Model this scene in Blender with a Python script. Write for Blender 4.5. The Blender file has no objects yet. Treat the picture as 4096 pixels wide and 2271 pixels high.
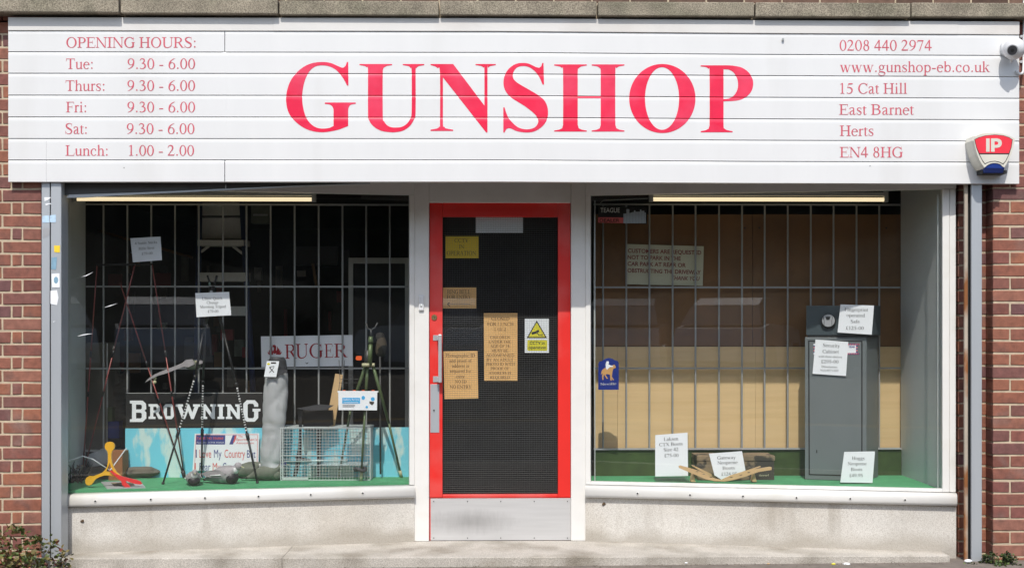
import bpy, bmesh, math, random
from mathutils import Vector, Matrix, noise
from mathutils.geometry import tessellate_polygon
random.seed(7)
R = math.radians
sc = bpy.context.scene
COL = sc.collection
# ------------------------------------------------------------------ camera
FPX, HOR, YAW = 4800.0, 1304.0, R(1.0)
CAM = Vector((0.0, -7.06, 1.39))
cd = bpy.data.cameras.new('camera')
cam = bpy.data.objects.new('camera', cd); COL.objects.link(cam)
cam.location = CAM; cam.rotation_euler = (R(90), 0, -YAW)
cd.sensor_width = 36; cd.lens = 36*FPX/4096; cd.shift_y = (HOR-1135.5)/4096
cd.clip_start = 0.05; cd.clip_end = 400
sc.camera = cam
# ------------------------------------------------------------------ sky, sun, exposure
SUN_EL, SUN_AZ = R(54.0), R(5.0)          # azimuth: how far the sun stands to the left of the facade's normal
w = bpy.data.worlds.new('World'); sc.world = w; w.use_nodes = True
nt = w.node_tree; nt.nodes.clear()
sky = nt.nodes.new('ShaderNodeTexSky'); sky.sky_type = 'NISHITA'; sky.sun_disc = False
sky.sun_elevation = SUN_EL; sky.sun_rotation = math.pi + SUN_AZ; sky.air_density = 1.3; sky.dust_density = 2.0; sky.ozone_density = 1.0
bg = nt.nodes.new('ShaderNodeBackground'); bg.inputs[1].default_value = 0.15
wo = nt.nodes.new('ShaderNodeOutputWorld')
nt.links.new(sky.outputs[0], bg.inputs[0]); nt.links.new(bg.outputs[0], wo.inputs[0])
sl = bpy.data.lights.new('sun', 'SUN'); sl.energy = 2.9; sl.angle = R(0.53); sl.color = (1.0, 0.95, 0.875)
so = bpy.data.objects.new('sun', sl); COL.objects.link(so)
sd = Vector((math.sin(SUN_AZ)*math.cos(SUN_EL), math.cos(SUN_AZ)*math.cos(SUN_EL), -math.sin(SUN_EL)))
so.rotation_euler = sd.to_track_quat('-Z', 'Y').to_euler(); so.location = (-3, -12, 14)
sc.view_settings.view_transform = 'Standard'; sc.view_settings.look = 'None'
sc.view_settings.exposure = 0.29; sc.view_settings.gamma = 1; sc.view_settings.use_curve_mapping = False
sc.cycles.max_bounces = 8; sc.cycles.transparent_max_bounces = 24; sc.cycles.caustics_reflective = False; sc.cycles.caustics_refractive = False
# ------------------------------------------------------------------ where a ray of the survey photograph meets a plane of the place
FWD = Vector((math.sin(YAW), math.cos(YAW), 0)); RGT = Vector((math.cos(YAW), -math.sin(YAW), 0))
def ray(px, py): return FWD + RGT*((px-2048)/FPX) + Vector((0, 0, 1))*((HOR-py)/FPX)
def P(px, py, pl):
    d = ray(px, py)
    if isinstance(pl, (int, float)): return CAM + d*((pl-CAM.y)/d.y)
    (x0, y0), (x1, y1) = pl
    n = Vector((y1-y0, -(x1-x0), 0)); return CAM + d*((Vector((x0, y0, 0))-CAM).dot(n)/d.dot(n))
def F(px, py, z=0.41, back=.73):
    d = ray(px, py); p = CAM + d*((z-CAM.z)/d.z)
    if p.y > back: p = P(px, py, back); p.z = z
    return p
# ------------------------------------------------------------------ materials
def mat(name, col, rough=0.5, metal=0.0, var=0.12, scale=6.0, bump=0.0, bscale=60.0, rnd=0.0, col2=None, c2lo=0.5, c2hi=0.7, stretch=None, spec=0.5, emit=None, estr=0, coat=0):
    m = bpy.data.materials.new(name); m.use_nodes = True; t = m.node_tree; N = t.nodes; L = t.links
    b = N['Principled BSDF']; b.inputs['Roughness'].default_value = rough; b.inputs['Metallic'].default_value = metal
    b.inputs['Specular IOR Level'].default_value = spec; b.inputs['Coat Weight'].default_value = coat
    tc = N.new('ShaderNodeTexCoord'); mp = N.new('ShaderNodeMapping'); L.new(tc.outputs['Object'], mp.inputs[0])
    gm = N.new('ShaderNodeNewGeometry'); L.new(gm.outputs['Position'], mp.inputs[0])
    if stretch: mp.inputs['Scale'].default_value = stretch
    nz = N.new('ShaderNodeTexNoise'); nz.inputs['Scale'].default_value = scale; nz.inputs['Detail'].default_value = 6; nz.inputs['Roughness'].default_value = .6
    L.new(mp.outputs[0], nz.inputs['Vector'])
    mr = N.new('ShaderNodeMapRange'); mr.inputs['From Min'].default_value = .25; mr.inputs['From Max'].default_value = .75
    mr.inputs['To Min'].default_value = 1-var; mr.inputs['To Max'].default_value = 1+var; L.new(nz.outputs[0], mr.inputs[0])
    mx = N.new('ShaderNodeMix'); mx.data_type = 'RGBA'; mx.inputs[6].default_value = (*col, 1); mx.inputs[7].default_value = (*(col2 or col), 1)
    if col2:
        n2 = N.new('ShaderNodeTexNoise'); n2.inputs['Scale'].default_value = scale*.6; n2.inputs['Detail'].default_value = 5; L.new(mp.outputs[0], n2.inputs['Vector'])
        m2 = N.new('ShaderNodeMapRange'); m2.inputs['From Min'].default_value = c2lo; m2.inputs['From Max'].default_value = c2hi; L.new(n2.outputs[0], m2.inputs[0]); L.new(m2.outputs[0], mx.inputs[0])
    else: mx.inputs[0].default_value = 0
    vm = N.new('ShaderNodeVectorMath'); vm.operation = 'SCALE'; L.new(mx.outputs[2], vm.inputs[0]); L.new(mr.outputs[0], vm.inputs['Scale'])
    out = vm.outputs[0]
    if rnd:
        oi = N.new('ShaderNodeObjectInfo'); r2 = N.new('ShaderNodeMapRange'); r2.inputs['To Min'].default_value = 1-rnd; r2.inputs['To Max'].default_value = 1+rnd
        L.new(oi.outputs['Random'], r2.inputs[0]); v2 = N.new('ShaderNodeVectorMath'); v2.operation = 'SCALE'; L.new(out, v2.inputs[0]); L.new(r2.outputs[0], v2.inputs['Scale']); out = v2.outputs[0]
    L.new(out, b.inputs['Base Color'])
    if bump:
        n3 = N.new('ShaderNodeTexNoise'); n3.inputs['Scale'].default_value = bscale; n3.inputs['Detail'].default_value = 4; L.new(mp.outputs[0], n3.inputs['Vector'])
        bp = N.new('ShaderNodeBump'); bp.inputs['Strength'].default_value = bump; bp.inputs['Distance'].default_value = .004; L.new(n3.outputs[0], bp.inputs['Height']); L.new(bp.outputs[0], b.inputs['Normal'])
    if emit: b.inputs['Emission Color'].default_value = (*emit, 1); b.inputs['Emission Strength'].default_value = estr
    return m
def nodes(m): return m.node_tree.nodes, m.node_tree.links, m.node_tree.nodes['Principled BSDF']
def speckle(m, scale, lo, hi, dark, light, amt=.5):
    """fine aggregate: dark and pale grains through the surface colour"""
    N, L, b = nodes(m); src = b.inputs['Base Color'].links[0].from_socket
    gm = N.new('ShaderNodeNewGeometry'); v = N.new('ShaderNodeTexNoise'); v.inputs['Scale'].default_value = scale; v.inputs['Detail'].default_value = 3; L.new(gm.outputs['Position'], v.inputs['Vector'])
    r = N.new('ShaderNodeValToRGB'); e = r.color_ramp.elements; e[0].position = lo; e[0].color = (*dark, 1); e[1].position = hi; e[1].color = (*light, 1); L.new(v.outputs[0], r.inputs[0])
    mx = N.new('ShaderNodeMix'); mx.data_type = 'RGBA'; mx.blend_type = 'MULTIPLY'; mx.inputs[0].default_value = amt; L.new(src, mx.inputs[6]); L.new(r.outputs[0], mx.inputs[7]); L.new(mx.outputs[2], b.inputs['Base Color'])
M = {}
def brickmat():
    m = mat('brick_clay', (.2, .07, .05), .85, var=.28, scale=28, bump=.5, bscale=140); N, L, b = nodes(m)
    sc_ = b.inputs['Base Color'].links[0].from_node
    oi = N.new('ShaderNodeObjectInfo'); r = N.new('ShaderNodeValToRGB'); L.new(oi.outputs['Random'], r.inputs[0]); e = r.color_ramp.elements
    cols = [(.0, (.265, .098, .06)), (.18, (.21, .078, .066)), (.34, (.32, .125, .072)), (.5, (.22, .085, .056)), (.63, (.155, .07, .07)), (.78, (.285, .105, .062)), (.9, (.28, .125, .09))]
    e[0].position = 0; e[0].color = (*cols[0][1], 1); e[1].position = 1; e[1].color = (.17, .058, .044, 1)
    for p, c in cols[1:]:
        k = e.new(p); k.color = (*c, 1)
    # large blotches within one brick, blue-ish fired ends
    gm = N.new('ShaderNodeNewGeometry'); n = N.new('ShaderNodeTexNoise'); n.inputs['Scale'].default_value = 9; n.inputs['Detail'].default_value = 3; L.new(gm.outputs['Position'], n.inputs['Vector'])
    mr = N.new('ShaderNodeMapRange'); mr.inputs['From Min'].default_value = .5; mr.inputs['From Max'].default_value = .72; mr.inputs['To Max'].default_value = .6; L.new(n.outputs[0], mr.inputs[0])
    mx = N.new('ShaderNodeMix'); mx.data_type = 'RGBA'; L.new(mr.outputs[0], mx.inputs[0]); L.new(r.outputs[0], mx.inputs[6]); mx.inputs[7].default_value = (.12, .06, .052, 1)
    n4 = N.new('ShaderNodeTexNoise'); n4.inputs['Scale'].default_value = 4.5; n4.inputs['Detail'].default_value = 6; L.new(gm.outputs['Position'], n4.inputs['Vector'])
    m4 = N.new('ShaderNodeMapRange'); m4.inputs['From Min'].default_value = .57; m4.inputs['From Max'].default_value = .72; m4.inputs['To Max'].default_value = .35; L.new(n4.outputs[0], m4.inputs[0])
    x4 = N.new('ShaderNodeMix'); x4.data_type = 'RGBA'; L.new(m4.outputs[0], x4.inputs[0]); L.new(mx.outputs[2], x4.inputs[6]); x4.inputs[7].default_value = (.30, .22, .19, 1)
    L.new(x4.outputs[2], sc_.inputs[0])
    return m
def glassmat(name, tint, gl=1.0, dirt=.03):
    m = bpy.data.materials.new(name); m.use_nodes = True; N = m.node_tree.nodes; L = m.node_tree.links; N.clear()
    tr = N.new('ShaderNodeBsdfTransparent'); tr.inputs[0].default_value = (*tint, 1)
    g = N.new('ShaderNodeBsdfGlossy'); g.inputs['Roughness'].default_value = .01
    df = N.new('ShaderNodeBsdfDiffuse'); df.inputs[0].default_value = (.6, .62, .6, 1)
    fr = N.new('ShaderNodeLayerWeight'); pw = N.new('ShaderNodeMath'); pw.operation = 'POWER'; pw.inputs[1].default_value = 5; L.new(fr.outputs['Facing'], pw.inputs[0])
    mu = N.new('ShaderNodeMath'); mu.operation = 'MULTIPLY_ADD'; mu.inputs[1].default_value = .96*gl; mu.inputs[2].default_value = .04*gl; L.new(pw.outputs[0], mu.inputs[0])
    a = N.new('ShaderNodeMixShader'); L.new(mu.outputs[0], a.inputs[0]); L.new(tr.outputs[0], a.inputs[1]); L.new(g.outputs[0], a.inputs[2])
    gm = N.new('ShaderNodeNewGeometry'); nz = N.new('ShaderNodeTexNoise'); nz.inputs['Scale'].default_value = 2.2; nz.inputs['Detail'].default_value = 7; L.new(gm.outputs['Position'], nz.inputs['Vector'])
    mr = N.new('ShaderNodeMapRange'); mr.inputs['From Min'].default_value = .3; mr.inputs['From Max'].default_value = .8; mr.inputs['To Min'].default_value = dirt*.3; mr.inputs['To Max'].default_value = dirt*2; L.new(nz.outputs[0], mr.inputs[0])
    c = N.new('ShaderNodeMixShader'); L.new(mr.outputs[0], c.inputs[0]); L.new(a.outputs[0], c.inputs[1]); L.new(df.outputs[0], c.inputs[2])
    o = N.new('ShaderNodeOutputMaterial'); L.new(c.outputs[0], o.inputs[0]); return m
M['brick'] = brickmat()
M['brickb'] = mat('dark_brown_brick', (.13, .075, .055), .9, var=.3, scale=25, bump=.5, bscale=140, rnd=.4)  # darker, browner than the pier bricks; used for the courses above the ledge
M['mortar'] = mat('mortar', (.52, .43, .31), .95, var=.25, scale=20, bump=.6, bscale=200)
M['white'] = mat('white_board', (.745, .752, .756), .3, var=.03, scale=1.5, col2=(.67, .67, .66), c2lo=.56, c2hi=.8, stretch=(3, 1, .5))
M['trim'] = mat('weathered_white_trim', (.72, .71, .69), .45, var=.06, scale=3, col2=(.60, .56, .52), c2lo=.52, c2hi=.8)
M['paintw'] = mat('white_frame_paint', (.765, .76, .735), .4, var=.05, scale=5, col2=(.62, .60, .54), c2lo=.54, c2hi=.8)
M['red'] = mat('red_vinyl', (.80, .022, .075), .2, var=.10, scale=6, col2=(.82, .075, .15), c2lo=.45, c2hi=.75)
M['redink'] = mat('faded_red_ink', (.60, .10, .14), .5, var=.12, scale=4)
M['doorred'] = mat('red_door_paint', (.72, .028, .022), .38, var=.06, scale=5, col2=(.72, .11, .10), c2lo=.46, c2hi=.72)
M['concrete'] = mat('old_concrete', (.27, .245, .20), .95, var=.3, scale=7, bump=.8, bscale=90, col2=(.19, .18, .14), c2lo=.45, c2hi=.65); speckle(M['concrete'], 170, .36, .62, (.55, .5, .45), (1.5, 1.45, 1.35), .8)
M['terrazzo'] = mat('granolithic_panel', (.66, .645, .61), .9, var=.10, scale=3, bump=.35, bscale=160, col2=(.56, .53, .48), c2lo=.42, c2hi=.66); speckle(M['terrazzo'], 190, .38, .55, (.62, .58, .54), (1.05, 1.04, 1.02), .6)
def foot_stain(m):
    """rain splash marks: an uneven brown dirt line along the foot of the panel, and a few runs down it"""
    N, L, b = nodes(m); src = b.inputs['Base Color'].links[0].from_socket; gm = N.new('ShaderNodeNewGeometry'); sp = N.new('ShaderNodeSeparateXYZ'); L.new(gm.outputs['Position'], sp.inputs[0])
    def nz(scl, st):
        mp = N.new('ShaderNodeMapping'); mp.inputs['Scale'].default_value = st; L.new(gm.outputs['Position'], mp.inputs[0]); n = N.new('ShaderNodeTexNoise'); n.inputs['Scale'].default_value = scl; n.inputs['Detail'].default_value = 6; L.new(mp.outputs[0], n.inputs[0]); return n.outputs[0]
    ad = N.new('ShaderNodeMath'); ad.operation = 'MULTIPLY_ADD'; ad.inputs[1].default_value = -.20; L.new(nz(3.5, (1, 1, 1)), ad.inputs[0]); L.new(sp.outputs['Z'], ad.inputs[2])
    mr = N.new('ShaderNodeMapRange'); mr.inputs['From Min'].default_value = -.03; mr.inputs['From Max'].default_value = .05; mr.inputs['To Min'].default_value = .55; mr.inputs['To Max'].default_value = 0; L.new(ad.outputs[0], mr.inputs[0])
    m2 = N.new('ShaderNodeMapRange'); m2.inputs['From Min'].default_value = .60; m2.inputs['From Max'].default_value = .72; m2.inputs['To Max'].default_value = .4; L.new(nz(6, (1, 1, .12)), m2.inputs[0])
    mm = N.new('ShaderNodeMath'); mm.operation = 'MAXIMUM'; L.new(mr.outputs[0], mm.inputs[0]); L.new(m2.outputs[0], mm.inputs[1])
    mx = N.new('ShaderNodeMix'); mx.data_type = 'RGBA'; L.new(mm.outputs[0], mx.inputs[0]); L.new(src, mx.inputs[6]); mx.inputs[7].default_value = (.30, .265, .215, 1); L.new(mx.outputs[2], b.inputs['Base Color'])
foot_stain(M['terrazzo'])
M['stepm'] = mat('worn_step_concrete', (.50, .485, .45), .9, var=.14, scale=5, bump=.5, bscale=120, col2=(.27, .25, .21), c2lo=.45, c2hi=.7); speckle(M['stepm'], 170, .38, .6, (.65, .6, .55), (1.2, 1.15, 1.1), .7)
M['paving'] = mat('pavement_asphalt', (.17, .145, .125), .95, var=.3, scale=9, bump=.7, bscale=120)
M['road'] = mat('road_asphalt', (.07, .07, .072), .95, var=.2, scale=5)
M['steel'] = mat('dull_galvanised_steel', (.47, .50, .53), .42, .35, var=.10, scale=3, stretch=(1, 1, .15), spec=.4)
M['dsteel'] = mat('dark_steel', (.07, .07, .07), .5, .3)
M['bar'] = mat('grey_painted_bar', (.34, .345, .34), .5, .1)
M['rust'] = mat('rusty_edge', (.42, .37, .30), .8, var=.2, scale=8, col2=(.26, .10, .03), c2lo=.48, c2hi=.6, stretch=(1, 1, .5))
M['alu'] = mat('brushed_aluminium', (.58, .58, .58), .42, .2, var=.08, scale=12, stretch=(.2, 1, 3))
M['alul'] = mat('polished_aluminium', (.50, .51, .53), .3, .3, var=.05)
M['brass'] = mat('brass', (.62, .48, .24), .3, .9)
M['black'] = mat('black_satin', (.012, .012, .013), .45)
M['blackm'] = mat('black_matt', (.014, .013, .013), .85)
M['gapm'] = mat('dark_gap', (.012, .012, .012), .9)
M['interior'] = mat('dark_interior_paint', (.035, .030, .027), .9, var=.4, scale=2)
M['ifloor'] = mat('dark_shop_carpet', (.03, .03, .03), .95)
M['sidew'] = mat('grooved_display_lining', (.60, .61, .60), .7, var=.06, scale=30, stretch=(1, 1, 6), bump=.5, bscale=60)
M['green'] = mat('green_display_felt', (.075, .33, .15), .85, var=.18, scale=7, bump=.3, bscale=250)
M['dgreen'] = mat('dark_green_baize', (.045, .078, .02), .95, var=.35, scale=9)
M['chip'] = mat('brown_hardboard', (.17, .078, .022), .6, var=.3, scale=3)
M['maple'] = mat('pale_maple_panel', (.70, .50, .265), .55, var=.05, scale=4, stretch=(.6, 1, 12), bump=.05, col2=(.66, .46, .235), c2lo=.45, c2hi=.7)
M['wood'] = mat('pine_wood', (.60, .40, .20), .6, var=.12, scale=6, stretch=(1, 1, .3))
M['dwood'] = mat('driftwood', (.13, .11, .085), .9, var=.5, scale=14, stretch=(.4, 1, 2), bump=1, bscale=40)
M['paper'] = mat('white_card', (.86, .885, .92), .7, var=.02)
M['papero'] = mat('orange_paper', (.86, .50, .19), .8, var=.05)
M['papery'] = mat('yellow_paper', (.90, .62, .04), .8, var=.05)
M['ink'] = mat('grey_ink', (.05, .04, .035), .8)
M['inkl'] = mat('light_grey_ink', (.07, .07, .075), .8)
M['inkb'] = mat('brown_ink', (.12, .06, .025), .8)
M['cream'] = mat('cream_sign_board', (.55, .53, .38), .6, var=.05)
M['maroon'] = mat('maroon_ink', (.22, .03, .03), .7)
M['rugred'] = mat('dark_red_ink', (.38, .02, .03), .6)
M['yell'] = mat('yellow_sign', (.80, .72, .03), .5)
M['inkk'] = mat('black_ink', (.02, .02, .02), .6)
M['blue'] = mat('blue_sticker', (.012, .03, .22), .4)
M['lblue'] = mat('bright_blue_print', (.06, .42, .78), .6)
M['navy'] = mat('navy_ink', (.06, .07, .26), .7)
M['pinkred'] = mat('red_print', (.70, .12, .11), .7)
M['horse'] = mat('tan_print', (.62, .34, .12), .6)
M['yplas'] = mat('yellow_plastic', (.85, .45, .02), .35, spec=.5)
M['rplas'] = mat('red_plastic', (.75, .03, .03), .35)
M['cab'] = mat('grey_cabinet_paint', (.155, .175, .18), .45, var=.04, bump=.15, bscale=300)
M['safe'] = mat('charcoal_safe_paint', (.055, .075, .085), .45, var=.05, bump=.15, bscale=300)
M['camo'] = mat('camouflage_card', (.24, .18, .11), .8, var=.3, scale=10, col2=(.05, .045, .035), c2lo=.5, c2hi=.54)
M['bag'] = mat('grey_nylon', (.42, .43, .44), .55, var=.10, scale=7)
M['dbag'] = mat('charcoal_nylon', (.045, .045, .05), .6)
M['pig'] = mat('grey_decoy', (.33, .31, .32), .6, var=.12, scale=20)
M['pigg'] = mat('olive_grey_decoy', (.13, .145, .11), .7, var=.2, scale=20)
M['pigh'] = mat('slate_green_head', (.10, .16, .14), .5, var=.1)
M['pink'] = mat('pinkish_breast', (.30, .17, .14), .7)
M['galv'] = mat('galvanised_wire', (.62, .66, .65), .4, .3)
M['khaki'] = mat('khaki_band', (.50, .48, .30), .7)
M['ogreen'] = mat('olive_green_tube', (.10, .14, .06), .4, .2, var=.15)
M['orange'] = mat('orange_plastic', (.85, .12, .02), .5)
M['sball'] = mat('white_cctv_plastic', (.70, .71, .73), .35)
M['bellw'] = mat('aged_cream_plastic', (.66, .64, .56), .45, var=.08, col2=(.45, .42, .34), c2lo=.6, c2hi=.8)
M['bellr'] = mat('bell_red', (.82, .035, .06), .4)
M['bellb'] = mat('bell_blue_lens', (.015, .04, .22), .25)
M['clear'] = glassmat('clear_acrylic', (.95, .97, .97), 1, .05)
M['glass'] = glassmat('window_glass', (.985, .992, .988), 1.25, .004)
M['wglass'] = glassmat('wired_glass', (.975, .985, .98), .8, .004)
M['wire'] = mat('dull_wire', (.15, .155, .155), .5, .1)
M['tube'] = mat('lit_tube', (.9, .85, .7), .4, emit=(1.0, .80, .50), estr=.85)
M['leafg'] = mat('green_leaf', (.09, .13, .025), .5, rnd=.5, var=.3, scale=30)
M['leafr'] = mat('red_leaf', (.20, .06, .035), .5, rnd=.5, var=.3, scale=30)
M['leafo'] = mat('olive_leaf', (.16, .13, .04), .5, rnd=.5, var=.3, scale=30)
M['leafd'] = mat('dark_green_leaf', (.045, .075, .02), .6, rnd=.5, var=.3, scale=30)
M['stem'] = mat('brown_stem', (.09, .06, .035), .9)
M['soil'] = mat('soil', (.10, .085, .065), 1, var=.3, scale=20, bump=1)
M['hedge'] = mat('street_hedge', (.022, .03, .012), .9, var=.5, scale=2)
M['cblue'] = mat('blue_steel_paint', (.02, .035, .10), .5)
M['iwhite'] = mat('interior_white_paint', (.50, .50, .46), .6, var=.1)
def skyboard():
    m = mat('sky_painted_board', (.10, .56, .68), .6, var=.05); N, L, b = nodes(m)
    gm = N.new('ShaderNodeNewGeometry'); mp = N.new('ShaderNodeMapping'); mp.inputs['Scale'].default_value = (9, 1, 3.2); L.new(gm.outputs['Position'], mp.inputs[0])
    n = N.new('ShaderNodeTexNoise'); n.inputs['Scale'].default_value = 1; n.inputs['Detail'].default_value = 4; L.new(mp.outputs[0], n.inputs['Vector'])
    mr = N.new('ShaderNodeMapRange'); mr.inputs['From Min'].default_value = .53; mr.inputs['From Max'].default_value = .60; L.new(n.outputs[0], mr.inputs[0])
    mx = N.new('ShaderNodeMix'); mx.data_type = 'RGBA'; L.new(mr.outputs[0], mx.inputs[0]); mx.inputs[6].default_value = (.19, .64, .80, 1); mx.inputs[7].default_value = (.60, .78, .76, 1); L.new(mx.outputs[2], b.inputs['Base Color']); return m
M['skyb'] = skyboard()
# ------------------------------------------------------------------ mesh building
ROOT = {}
class MB:
    def __init__(s): s.v = []; s.f = []; s.sm = []
    def add(s, vs, fs, smooth=False):
        n = len(s.v); s.v += [Vector(v) for v in vs]; s.f += [tuple(i+n for i in f) for f in fs]; s.sm += [smooth]*len(fs); return s
    def box(s, x0, x1, y0, y1, z0, z1):
        return s.add([(x0,y0,z0),(x1,y0,z0),(x1,y1,z0),(x0,y1,z0),(x0,y0,z1),(x1,y0,z1),(x1,y1,z1),(x0,y1,z1)], [(0,3,2,1),(4,5,6,7),(0,1,5,4),(1,2,6,5),(2,3,7,6),(3,0,4,7)])
    def lbox(s, a, b, d0, d1, z0, z1):
        """box along the plan line a-b; d is measured towards the street"""
        a = Vector((a[0], a[1], 0)); b = Vector((b[0], b[1], 0)); t = (b-a).normalized(); n = Vector((t.y, -t.x, 0))
        if n.y > 0: n = -n
        q = [a+n*d0, b+n*d0, b+n*d1, a+n*d1]
        vs = [(p.x,p.y,z0) for p in q]+[(p.x,p.y,z1) for p in q]
        return s.add(vs, [(0,1,2,3),(7,6,5,4),(0,4,5,1),(1,5,6,2),(2,6,7,3),(3,7,4,0)])
    def tube(s, p, q, r, r2=None, n=8, cap=True):
        p = Vector(p); q = Vector(q); r2 = r if r2 is None else r2; d = (q-p).normalized(); u = d.orthogonal().normalized(); w_ = d.cross(u)
        vs = [p+(u*math.cos(a)+w_*math.sin(a))*r for a in [2*math.pi*i/n for i in range(n)]]+[q+(u*math.cos(a)+w_*math.sin(a))*r2 for a in [2*math.pi*i/n for i in range(n)]]
        k = len(s.v); s.add(vs, [(i,(i+1)%n,n+(i+1)%n,n+i) for i in range(n)], True)
        if cap: s.f += [tuple(k+i for i in reversed(range(n))), tuple(k+n+i for i in range(n))]; s.sm += [False, False]
        return s
    def path(s, pts, r, n=6):
        pts = [Vector(p) for p in pts]; rr = r if isinstance(r, (list, tuple)) else [r]*len(pts); k = len(s.v); u = None; vs = []
        for i, p in enumerate(pts):
            d = (pts[min(i+1, len(pts)-1)]-pts[max(i-1, 0)]).normalized()
            u = d.orthogonal().normalized() if u is None else (u-d*u.dot(d)).normalized()
            w_ = d.cross(u); vs += [p+(u*math.cos(a)+w_*math.sin(a))*rr[i] for a in [2*math.pi*j/n for j in range(n)]]
        fs = [(i*n+j, i*n+(j+1)%n, (i+1)*n+(j+1)%n, (i+1)*n+j) for i in range(len(pts)-1) for j in range(n)]
        s.add(vs, fs, True); s.f += [tuple(k+i for i in reversed(range(n))), tuple(k+(len(pts)-1)*n+i for i in range(n))]; s.sm += [False, False]; return s
    def loft(s, rings, cap=True, smooth=True):
        n = len(rings[0]); k = len(s.v); vs = [p for r_ in rings for p in r_]
        s.add(vs, [(i*n+j, i*n+(j+1)%n, (i+1)*n+(j+1)%n, (i+1)*n+j) for i in range(len(rings)-1) for j in range(n)], smooth)
        if cap: s.f += [tuple(k+i for i in reversed(range(n))), tuple(k+(len(rings)-1)*n+i for i in range(n))]; s.sm += [False, False]
        return s
    def ball(s, c, rx, ry=None, rz=None, n=14, m=9, rot=None):
        ry = ry or rx; rz = rz or rx; rings = []
        for i in range(m+1):
            a = math.pi*i/m; q = []
            for j in range(n):
                b = 2*math.pi*j/n; v = Vector((rx*math.sin(a)*math.cos(b), ry*math.sin(a)*math.sin(b), rz*math.cos(a)))
                if rot: v = rot @ v
                q.append(Vector(c)+v)
            rings.append(q)
        return s.loft(rings, False)
    def poly(s, pts, nrm, thick, holes=()):
        """flat outline (world points), thickened by thick along -nrm (nrm points to the viewer)"""
        loops = [[Vector(p) for p in pts]]+[[Vector(p) for p in h] for h in holes]; allp = [p for l in loops for p in l]; N_ = Vector(nrm).normalized()
        k = len(s.v); tris = tessellate_polygon(loops); nn = len(allp); vs = allp+([p-N_*thick for p in allp] if thick else [])
        fs = []
        for t in tris:
            a, b, c = [allp[i] for i in t]
            if (b-a).cross(c-a).dot(N_) < 0: t = t[::-1]
            fs.append(tuple(t))
            if thick: fs.append(tuple(i+nn for i in reversed(t)))
        if thick:
            o = 0
            for l in loops:
                m = len(l)
                for i in range(m): fs.append((o+i, o+(i+1)%m, o+(i+1)%m+nn, o+i+nn))
                o += m
        return s.add(vs, fs)
    def obj(s, name, m, parent=None, loc=None):
        if parent is not None: loc = ROOT[parent.name]
        if loc is None:
            loc = Vector((sum(v.x for v in s.v)/len(s.v), sum(v.y for v in s.v)/len(s.v), min(v.z for v in s.v)))
        loc = Vector(loc)
        me = bpy.data.meshes.new(name); me.from_pydata([v-loc for v in s.v], [], s.f); me.polygons.foreach_set('use_smooth', s.sm); me.materials.append(M[m] if isinstance(m, str) else m); me.update()
        bm = bmesh.new(); bm.from_mesh(me); bmesh.ops.recalc_face_normals(bm, faces=bm.faces[:]); bm.to_mesh(me); bm.free()
        o = bpy.data.objects.new(name, me); COL.objects.link(o)
        if parent is None: o.location = loc
        else: o.parent = parent
        ROOT[o.name] = Vector(loc); return o
def thing(name, label, cat, loc, group=None):
    o = bpy.data.objects.new(name, None); COL.objects.link(o); o.location = loc; o.empty_display_size = .1
    ROOT[o.name] = Vector(loc); return tag(o, label, cat, group)
def tag(o, label, cat, group=None):
    o['label'] = label; o['category'] = cat
    if group: o['group'] = group
    return o
def struct(o): o['kind'] = 'structure'; return o
def stuff(o): o['kind'] = 'stuff'; return o
def bevel(o, wd, seg=2):
    bm = bmesh.new(); bm.from_mesh(o.data); bmesh.ops.remove_doubles(bm, verts=bm.verts[:], dist=1e-6)
    bmesh.ops.bevel(bm, geom=bm.edges[:], offset=wd, segments=seg, affect='EDGES', profile=.5, clamp_overlap=True); bm.to_mesh(o.data); bm.free(); return o
VW = Vector((0, -1, 0))
def lnorm(pl):
    if isinstance(pl, (int, float)): return VW.copy()
    (a, b), (c, d) = pl; n = Vector((d-b, -(c-a), 0)).normalized(); return n if n.y < 0 else -n
def pxpoly(mb, pts, pl, thick, holes=(), off=0.0):
    n = lnorm(pl); return mb.poly([P(x, y, pl)+n*off for x, y in pts], n, thick, [[P(x, y, pl)+n*off for x, y in h] for h in holes])
def rect(x0, y0, x1, y1): return [(x0, y0), (x1, y0), (x1, y1), (x0, y1)]
def ell(cx, cy, rx, ry, n=24, a0=0, a1=360): return [(cx+rx*math.cos(R(a0+(a1-a0)*i/n)), cy+ry*math.sin(R(a0+(a1-a0)*i/n))) for i in range(n if a1-a0 == 360 else n+1)]
# ------------------------------------------------------------------ serif lettering drawn stroke by stroke (units: 1/1000 em, y up)
CAPH, XH = 662.0, 450.0
def s_rect(x0, y0, x1, y1): return ('p', [(x0, y0), (x1, y0), (x1, y1), (x0, y1)])
def s_st(x, y0=0, y1=662, w=100, b=1, t=1, hw=88):
    o = [s_rect(x-w/2, y0, x+w/2, y1)]
    if b: o.append(('p', [(x-hw, y0), (x+hw, y0), (x+hw, y0+20), (x+w/2, y0+48), (x-w/2, y0+48), (x-hw, y0+20)]))
    if t: o.append(('p', [(x-hw, y1), (x-hw, y1-20), (x-w/2, y1-48), (x+w/2, y1-48), (x+hw, y1-20), (x+hw, y1)]))
    return o
def s_flag(x, y, w=84): return [('p', [(x-w/2, y-70), (x-w/2, y-40), (x-80, y-55), (x-85, y-38), (x+w/2-8, y+12), (x+w/2, y)])]
def s_dg(x0, y0, x1, y1, w): return [('p', [(x0-w/2, y0), (x0+w/2, y0), (x1+w/2, y1), (x1-w/2, y1)])]
def s_sf(x, y, hw=90, up=1): return [s_rect(x-hw, y, x+hw, y+22*up) if up > 0 else s_rect(x-hw, y-22, x+hw, y)]
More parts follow.
